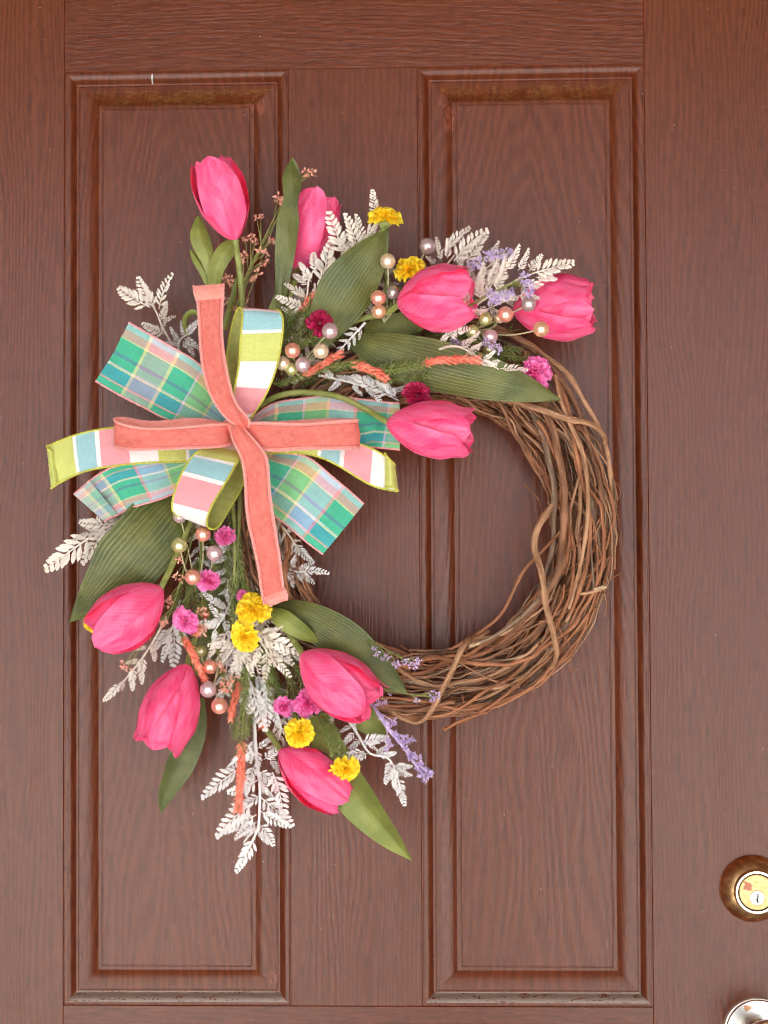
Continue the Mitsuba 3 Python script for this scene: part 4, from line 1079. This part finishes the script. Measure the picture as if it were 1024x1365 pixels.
sprig('blossom_sprig', 'peach blossom sprig with bare green stems between the two top tulips', 'blossom', PCm,
      [[(310, 440, .05), (325, 376, .066), (350, 322, .076), (371, 280, .08), (380, 264, .08)], [(320, 440, .05), (330, 372, .062), (358, 312, .074), (385, 265, .08), (404, 238, .082)]],
      [(409, 229, 6, .084), (416, 231, 6, .084), (372, 264, 6, .082), (377, 270, 6, .082), (342, 291, 5, .075), (348, 288, 4, .075), (335, 316, 5, .074), (341, 322, 5, .074), (360, 321, 5, .076), (366, 320, 4, .076), (325, 341, 6, .07), (323, 347, 5, .07), (347, 334, 5, .076), (354, 338, 5, .076), (354, 347, 5, .076), (349, 353, 4, .076), (344, 364, 6, .074), (338, 371, 5, .074), (304, 371, 6, .066), (309, 377, 5, .066), (327, 317, 5, .07), (302, 401, 5, .06), (327, 402, 5, .064), (312, 412, 5, .06), (326, 410, 4, .064)], 'floret', r_stem=1.2, seed=11, petal=.75, count=13)
sprig('blossom_sprig', 'peach blossom sprig left in the lower bunch, beside the green pearl', 'blossom', PCm,
      [[(262, 690, .06), (250, 740, .075), (236, 790, .082), (222, 830, .082)], [(268, 720, .06), (268, 780, .07), (270, 820, .075), (262, 850, .075)]],
      [(237, 745, 5, .1), (244, 745, 5, .1), (235, 769, 5, .1), (242, 772, 5, .1), (226, 800, 6, .088), (227, 806, 5, .088), (218, 831, 6, .088), (200, 846, 5, .08), (266, 816, 6, .09), (273, 815, 5, .09), (270, 845, 5, .088), (272, 838, 5, .088), (165, 887, 6, .078), (170, 890, 5, .078), (137, 811, 5, .08)], 'floret', r_stem=1.7, seed=12, petal=.75, count=13)
sprig('blossom_sprig', 'peach blossom sprig above the lowest pearls', 'blossom', PCm, [[(286, 850, .07), (293, 880, .08), (300, 905, .086)]], [(297, 917, 6, .1), (304, 918, 6, .1), (308, 910, 6, .1), (299, 909, 5, .1), (294, 886, 5, .09), (297, 893, 5, .09), (312, 905, 5, .095)], 'floret', seed=13, petal=.75, count=13)


def filler(label, stems, ln=13, dens=1.0, seed=0, thick=1.3, mat='filler_green'):
    g = thing('greenery_sprig', label, 'greenery')
    r_ = np.random.default_rng(1700 + seed)
    ms = []
    for s in stems:
        P = spl(ats(s), 30)
        d = pxm(.08)
        put('stem', tube(P, thick * d * np.linspace(1.2, .6, 30), 6), 'stem_green', g)
        L = np.linalg.norm(np.diff(P, axis=0), axis=1).sum() / d
        ms.append(blades(P, unit(np.gradient(P, axis=0)), int(L * 1.25 * dens), .06, 1, ln * d, .75, 1.0 * d, r_))
    put('needles', join(ms), mat, g, kind='stuff')
    return g


filler('feathery green sprig between the striped loop and the dark red flower', [[(375, 500, .07), (385, 465, .085), (405, 435, .095), (412, 405, .09)], [(378, 490, .075), (400, 462, .095), (420, 448, .1)], [(372, 470, .075), (382, 440, .085), (388, 412, .085)]], 14, 1.2, 1)
filler('feathery green sprig above the cream pearl, left of the top middle tulip', [[(500, 420, .06), (516, 385, .08), (512, 362, .085)], [(520, 420, .06), (535, 390, .08)]], 12, 1, 2)
filler('dark feathery green tuft on the vine left of the pink flower', [[(640, 478, .06), (668, 474, .075), (700, 480, .078)], [(640, 472, .06), (665, 466, .07), (692, 468, .072)]], 13, 1.3, 3)
filler('feathery green sprig hanging from the bow down to the middle yellow flower', [[(306, 660, .06), (312, 700, .08), (320, 750, .085), (332, 798, .088)], [(312, 690, .06), (318, 740, .08), (312, 800, .085), (310, 830, .085)], [(308, 720, .06), (304, 760, .07), (312, 800, .08)]], 13, 1.0, 4)
filler('two thick yellow green stems running down from under the bow', [[(309, 640, .07), (311, 680, .082), (313, 730, .086), (312, 778, .085)], [(319, 640, .07), (319, 690, .08), (316, 740, .084)]], 3, .1, 5, thick=3.0)
filler('feathery green sprig left in the lower bunch, under the coral pearl', [[(265, 740, .05), (255, 780, .07), (246, 815, .075)], [(270, 760, .05), (262, 800, .07), (266, 835, .075)], [(250, 760, .05), (238, 795, .068), (232, 815, .07)]], 12, 1.0, 6)
filler('feathery green sprig behind the base of the lower right tulip', [[(365, 870, .06), (382, 895, .075), (392, 925, .085), (398, 955, .088)], [(375, 860, .06), (392, 885, .075), (408, 915, .082)], [(360, 880, .06), (368, 915, .075), (378, 945, .08)]], 12, 1.3, 7)
filler('light feathery green sprig lying on the upper part of the lowest light leaf', [[(420, 940, .085), (436, 975, .108), (446, 1005, .112)], [(428, 950, .085), (450, 985, .108), (458, 1012, .11)]], 13, 1.2, 8)
filler('feathery green sprig around the upper stem of the lowest heather', [[(318, 890, .06), (310, 940, .08), (314, 980, .088)], [(335, 890, .06), (338, 930, .072), (330, 975, .085)]], 12, 1.0, 9)
filler('feathery green sprig on the long right leaf under the heather', [[(495, 500, .09), (530, 486, .112), (560, 488, .118)], [(500, 505, .085), (540, 505, .1), (570, 500, .11)]], 13, 1.1, 10)
filler('dark green sprig deep behind the right side of the upper bunch', [[(560, 450, .05), (600, 445, .06), (640, 440, .06)], [(520, 455, .05), (555, 440, .06)]], 14, 1.2, 11)

filler('feathery green sprig filling behind the pink flowers of the lower bunch', [[(292, 690, .04), (286, 740, .05), (280, 790, .055)], [(300, 720, .04), (292, 780, .05), (288, 830, .055)], [(320, 760, .045), (330, 820, .06), (342, 880, .065)]], 13, 1.2, 12)
filler('fine light green sprig above the central white fern', [[(340, 800, .06), (352, 850, .075), (362, 905, .08)], [(345, 860, .07), (356, 905, .08), (362, 935, .082)]], 12, 1.0, 13)
filler('fine green sprig behind the lavender of the upper right', [[(590, 420, .06), (640, 400, .075), (690, 378, .08)], [(560, 400, .06), (590, 375, .07)]], 11, 1.0, 14)
filler('feathery green sprig behind the folded grey fern', [[(390, 515, .045), (440, 505, .06), (500, 512, .065)], [(470, 500, .05), (520, 515, .06)]], 13, 1.2, 15)
spike('small coral heather tip beside the lavender below the tulip pair', [(345, 930, .07), (352, 950, .08), (350, 968, .082)], .2, 9, 8)
spike('thin coral heather tip between the pink flower and the left fern', [(280, 800, .06), (272, 825, .075), (262, 845, .08)], .3, 9, 9)

filler('wide feathery green tuft deep behind the whole lower bunch', [[(300, 700, .035), (270, 750, .045), (250, 800, .048)], [(310, 700, .035), (300, 770, .045), (280, 850, .05)], [(318, 720, .035), (322, 790, .045), (318, 860, .05)], [(330, 780, .04), (350, 840, .05), (375, 885, .054)], [(320, 830, .04), (330, 890, .052), (336, 945, .054)], [(335, 850, .04), (365, 905, .05), (392, 950, .052)], [(300, 820, .04), (292, 870, .048), (300, 920, .05)]], 14, 1.3, 21)
filler('wide feathery green tuft deep behind the whole upper bunch', [[(380, 500, .035), (420, 470, .045), (470, 440, .05)], [(400, 500, .04), (460, 490, .05), (530, 480, .055)], [(480, 470, .04), (500, 430, .05), (530, 390, .055)], [(540, 450, .04), (590, 420, .05), (640, 385, .055)], [(560, 470, .04), (620, 455, .05), (680, 440, .05)], [(390, 470, .035), (395, 430, .045), (420, 390, .05)]], 14, 1.3, 22)

# ------------------------------------------------------------------ the bow
bow = thing('ribbon_bow', 'large layered bow of coral velvet, striped and plaid ribbon on the left of the wreath', 'bow')


def ribbon(part, label, A, B, mat, trim, v0=0.0, sag=0.0, n=80, m=13, trim_r=1.35, wrinkle=0.0, seed=0, rev=False, flip=False, pleat=None):
    """A and B: the two edges as pixels with depth, point by point."""
    a, b = spl(ats(A), n), spl(ats(B), n)
    if flip:
        a, b = b, a
    mid = (a + b) / 2
    L = np.r_[0, np.cumsum(np.linalg.norm(np.diff(mid, axis=0), axis=1))] + v0
    s = np.linspace(0, 1, m)
    G = a[:, None] * (1 - s)[None, :, None] + b[:, None] * s[None, :, None]
    T = unit(np.gradient(mid, axis=0))
    N = unit(np.cross(b - a, T))
    if rev:
        N = -N
    h = sag * pxm(.1) * (4 * s * (1 - s))[None] * np.ones((n, 1))
    if wrinkle:
        q = np.stack(np.broadcast_arrays(s[None] * 2.0 + seed * 5, L[:, None] * 40, np.full((1, 1), seed)), -1)
        h = h + wrinkle * pxm(.1) * (meshkit.fbm(q, 3) - .5) * 2 * np.clip(4 * s * (1 - s) + .25, 0, 1)[None]
    if pleat:                                            # gathers that fan out from the knot
        side, amp, waves = pleat
        dist = (L - L[0]) if side == 'start' else (L[-1] - L)
        fade = np.exp(-(dist / 0.034) ** 1.5)[:, None]
        h = h + amp * pxm(.1) * fade * np.sin(s[None] * waves * 6.283 + seed + 12 * dist[:, None])
    G = G + N[:, None] * h[..., None]
    uv = np.stack(np.broadcast_arrays(s[None], L[:, None]), -1)
    g = put(part, grid(G, uv), mat, bow, label=label)
    for k, e in enumerate((G[:, 0], G[:, -1])):
        e2 = spl(e, 4 * n)
        Le = np.r_[0, np.cumsum(np.linalg.norm(np.diff(e2, axis=0), axis=1))]
        put('edge_trim', tube(e2, trim_r * pxm(.1) * (1 + .22 * np.sin(Le / .0021 * 6.283)), 6), trim, g)
    return g


# plaid tails, farthest back
ribbon('plaid_tail', 'plaid tail at the upper left with a straight cut end', [(171.6, 430, .098), (200, 446, .104), (235, 466, .106), (268, 488, .1), (300, 535, .088), (314, 560, .085)], [(127.6, 508, .098), (160, 527, .102), (195, 545, .102), (228, 561, .098), (275, 572, .088), (308, 578, .085)], 'plaid_cloth', 'trim_pink', sag=4, wrinkle=4.5, seed=1, rev=True, pleat=('end', 5, 1.6))
ribbon('plaid_tail', 'plaid tail at the right, behind the inner tulip stem', [(334, 562, .08), (361, 540, .086), (396, 532.5, .09), (440, 527.6, .094), (472, 531, .094), (511, 536, .092)], [(330, 586, .078), (361, 596, .086), (396, 604, .09), (440, 606, .094), (468, 606, .096), (495, 596, .098)], 'plaid_cloth', 'trim_pink', v0=.03, sag=3, wrinkle=6, seed=2, pleat=('start', 5, 1.6))
ribbon('plaid_end_fold', 'turned back pale end of the right plaid tail', [(510, 536, .0925), (533, 538, .1)], [(494.5, 596, .0985), (533, 599.5, .106)], 'plaid_cloth', 'trim_pink', v0=.21, n=20, rev=True)
ribbon('plaid_tail', 'plaid tail at the lower left with a folded corner', [(312, 585, .085), (270, 598, .09), (226, 608, .094), (185, 616, .096), (147, 624, .094), (119, 641, .092)], [(300, 612, .085), (268, 632, .09), (240, 653, .094), (205, 668, .096), (178, 676, .096), (157, 686, .094)], 'plaid_cloth', 'trim_pink', v0=.045, sag=3, wrinkle=5, seed=3, flip=True, rev=True, pleat=('start', 5, 1.6))
ribbon('plaid_end_fold', 'folded over triangular end of the lower left plaid tail', [(119, 640.5, .0945), (108, 651, .098), (98, 659, .1)], [(157, 686, .0965), (147, 690, .1), (138, 694.5, .102)], 'plaid_cloth', 'trim_pink', v0=.02, n=20)
ribbon('plaid_tail', 'plaid tail at the lower right with a slanted cut end', [(334, 592, .085), (372, 603, .095), (408, 609, .102), (440, 633, .106), (464, 653, .106), (485, 672, .104)], [(318, 618, .085), (332, 654, .095), (365, 687, .102), (387, 704, .106), (408, 722, .106), (430.5, 739, .104)], 'plaid_cloth', 'trim_pink', v0=.035, sag=4, wrinkle=4.5, seed=4, pleat=('start', 5, 1.7))
# striped ribbon
ribbon('striped_loop', 'striped loop standing up with a lime green lining', [(318, 570, .1), (311.5, 530, .112), (318, 490, .124), (321, 450, .13), (323, 414, .13), (318, 411, .12), (308, 440, .108), (302, 490, .1), (306, 530, .094), (316, 566, .09)],
       [(331, 562, .1), (350, 534, .112), (368, 492, .122), (377, 440, .13), (376, 420, .13), (366, 414, .118), (352, 440, .104), (345, 490, .096), (340, 530, .092), (326, 566, .09)], 'striped_cloth', 'trim_lime', v0=.0406, wrinkle=2.0, seed=5, n=110, rev=True)
ribbon('striped_tail', 'striped tail reaching far left with a lime edge', [(62.5, 595, .112), (97, 581, .11), (149, 570, .11), (200, 566, .11), (255, 566, .105), (311, 574, .098)], [(68.5, 650, .112), (108, 630, .112), (152, 621, .112), (211, 616, .11), (255, 614, .106), (312, 593, .098)], 'striped_cloth', 'trim_lime', v0=.0, sag=2, wrinkle=2, seed=6)
ribbon('striped_end_fold', 'lime rolled end of the left striped tail', [(62, 594, .1125), (66, 600, .117), (70, 601, .113)], [(68, 651, .1125), (74, 647, .117), (78, 643, .113)], 'striped_cloth', 'trim_lime', v0=.0, n=20)
ribbon('striped_loop', 'striped loop curling down left with a green lining', [(300, 590, .1), (276, 597, .118), (261, 604, .13), (241, 634, .142), (230, 668, .142), (232, 684, .132), (250, 688, .115), (272, 664, .102), (290, 632, .095), (306, 606, .09)],
       [(322, 596, .1), (324, 604, .116), (319, 611, .13), (302, 641, .142), (282, 675, .144), (276, 700, .136), (288, 704, .12), (306, 678, .106), (324, 645, .097), (326, 612, .09)], 'striped_cloth', 'trim_lime', v0=.0924, wrinkle=1.6, seed=7, n=110, flip=True)
ribbon('striped_tail', 'striped tail at the right ending in a rolled olive end', [(338, 580, .1), (372, 584, .108), (420, 586, .112), (462, 588, .112), (500, 600, .11), (526, 618, .108)], [(330, 602, .1), (358, 604, .108), (408, 605, .112), (455, 623, .112), (496, 647, .11), (530, 655, .108)], 'striped_cloth', 'trim_lime', v0=.064, sag=2, wrinkle=2.4, seed=8)
ribbon('striped_end_fold', 'olive rolled end of the right striped tail', [(513, 604, .112), (519, 612, .117), (527, 620, .109)], [(513, 651, .111), (522, 649, .117), (531, 654, .109)], 'striped_cloth', 'trim_lime', v0=.0, n=20, rev=True)
# coral velvet, on top
ribbon('velvet_loop', 'coral velvet loop pointing left', [(306, 566, .118), (300, 565, .124), (255, 568, .136), (190, 570.5, .142), (158, 563, .14), (152, 558, .132), (166, 557, .124), (200, 562, .118), (255, 558, .11), (308, 566, .1)],
       [(306, 592, .118), (300, 594.5, .124), (255, 597.5, .136), (190, 599.5, .142), (160, 598, .14), (152.5, 593, .132), (166, 591, .124), (200, 590, .118), (255, 590, .11), (308, 590, .1)], 'velvet_coral', 'trim_coral', wrinkle=3.0, seed=9, n=110, flip=True)
ribbon('velvet_loop', 'coral velvet loop pointing right', [(322, 567, .122), (338, 563.5, .128), (396, 565, .14), (440, 562, .142), (472, 560, .138), (478, 560, .128), (462, 559, .12), (396, 561, .112), (330, 566, .1)],
       [(330, 580, .122), (349, 598, .128), (396, 599, .14), (440, 598.5, .142), (474, 598, .138), (480, 596, .128), (462, 592, .12), (396, 592, .112), (334, 588, .1)], 'velvet_coral', 'trim_coral', wrinkle=3.0, seed=10, n=110, rev=True)
ribbon('velvet_tail', 'coral velvet tail standing straight up', [(259, 382, .115), (262.4, 399.6, .117), (265, 433, .121), (268, 477, .126), (277, 518, .13), (293, 547.5, .132), (312, 566, .131), (321, 570, .128)], [(297.5, 379, .115), (297.5, 398, .117), (296, 433, .121), (299, 471, .126), (308, 518, .13), (319.6, 544.6, .132), (332, 561, .131), (330, 572, .128)], 'velvet_coral', 'trim_coral', wrinkle=3.2, seed=11, sag=1.5, flip=True, pleat=('end', 3.2, 1.0))
ribbon('velvet_end_fold', 'folded over paler top end of the upright velvet tail', [(258, 381, .1155), (259, 390, .119), (262, 401, .1195)], [(298, 378, .1155), (298, 388, .119), (298, 398, .1195)], 'velvet_coral', 'trim_coral', n=16, rev=True)
ribbon('velvet_tail', 'coral velvet tail hanging down', [(306, 571, .13), (312, 590, .134), (321, 610, .135), (326.8, 653, .134), (330, 693, .132), (343, 752, .13), (348.5, 790, .128), (352, 806, .126)], [(322, 567, .13), (342, 590, .134), (355, 609, .135), (359, 641, .134), (367, 703, .132), (374.6, 754, .13), (378.5, 785, .128), (382, 799, .126)], 'velvet_coral', 'trim_coral', wrinkle=3.2, seed=12, sag=1.5, flip=True, pleat=('start', 3.2, 1.0))
ribbon('velvet_end_fold', 'folded under paler lower end of the hanging velvet tail', [(353, 796, .1295), (356, 803, .131), (362, 808, .127)], [(380, 785, .1295), (383, 793, .131), (382.5, 800, .127)], 'velvet_coral', 'trim_coral', n=16)
kn = spl(ats([(300, 562, .112), (312, 572, .121), (322, 582, .121), (332, 590, .112)]), 24)
put('knot', tube(kn, 6 * pxm(.12) * np.sin(np.linspace(.5, 2.6, 24)), 16), 'velvet_coral', bow)
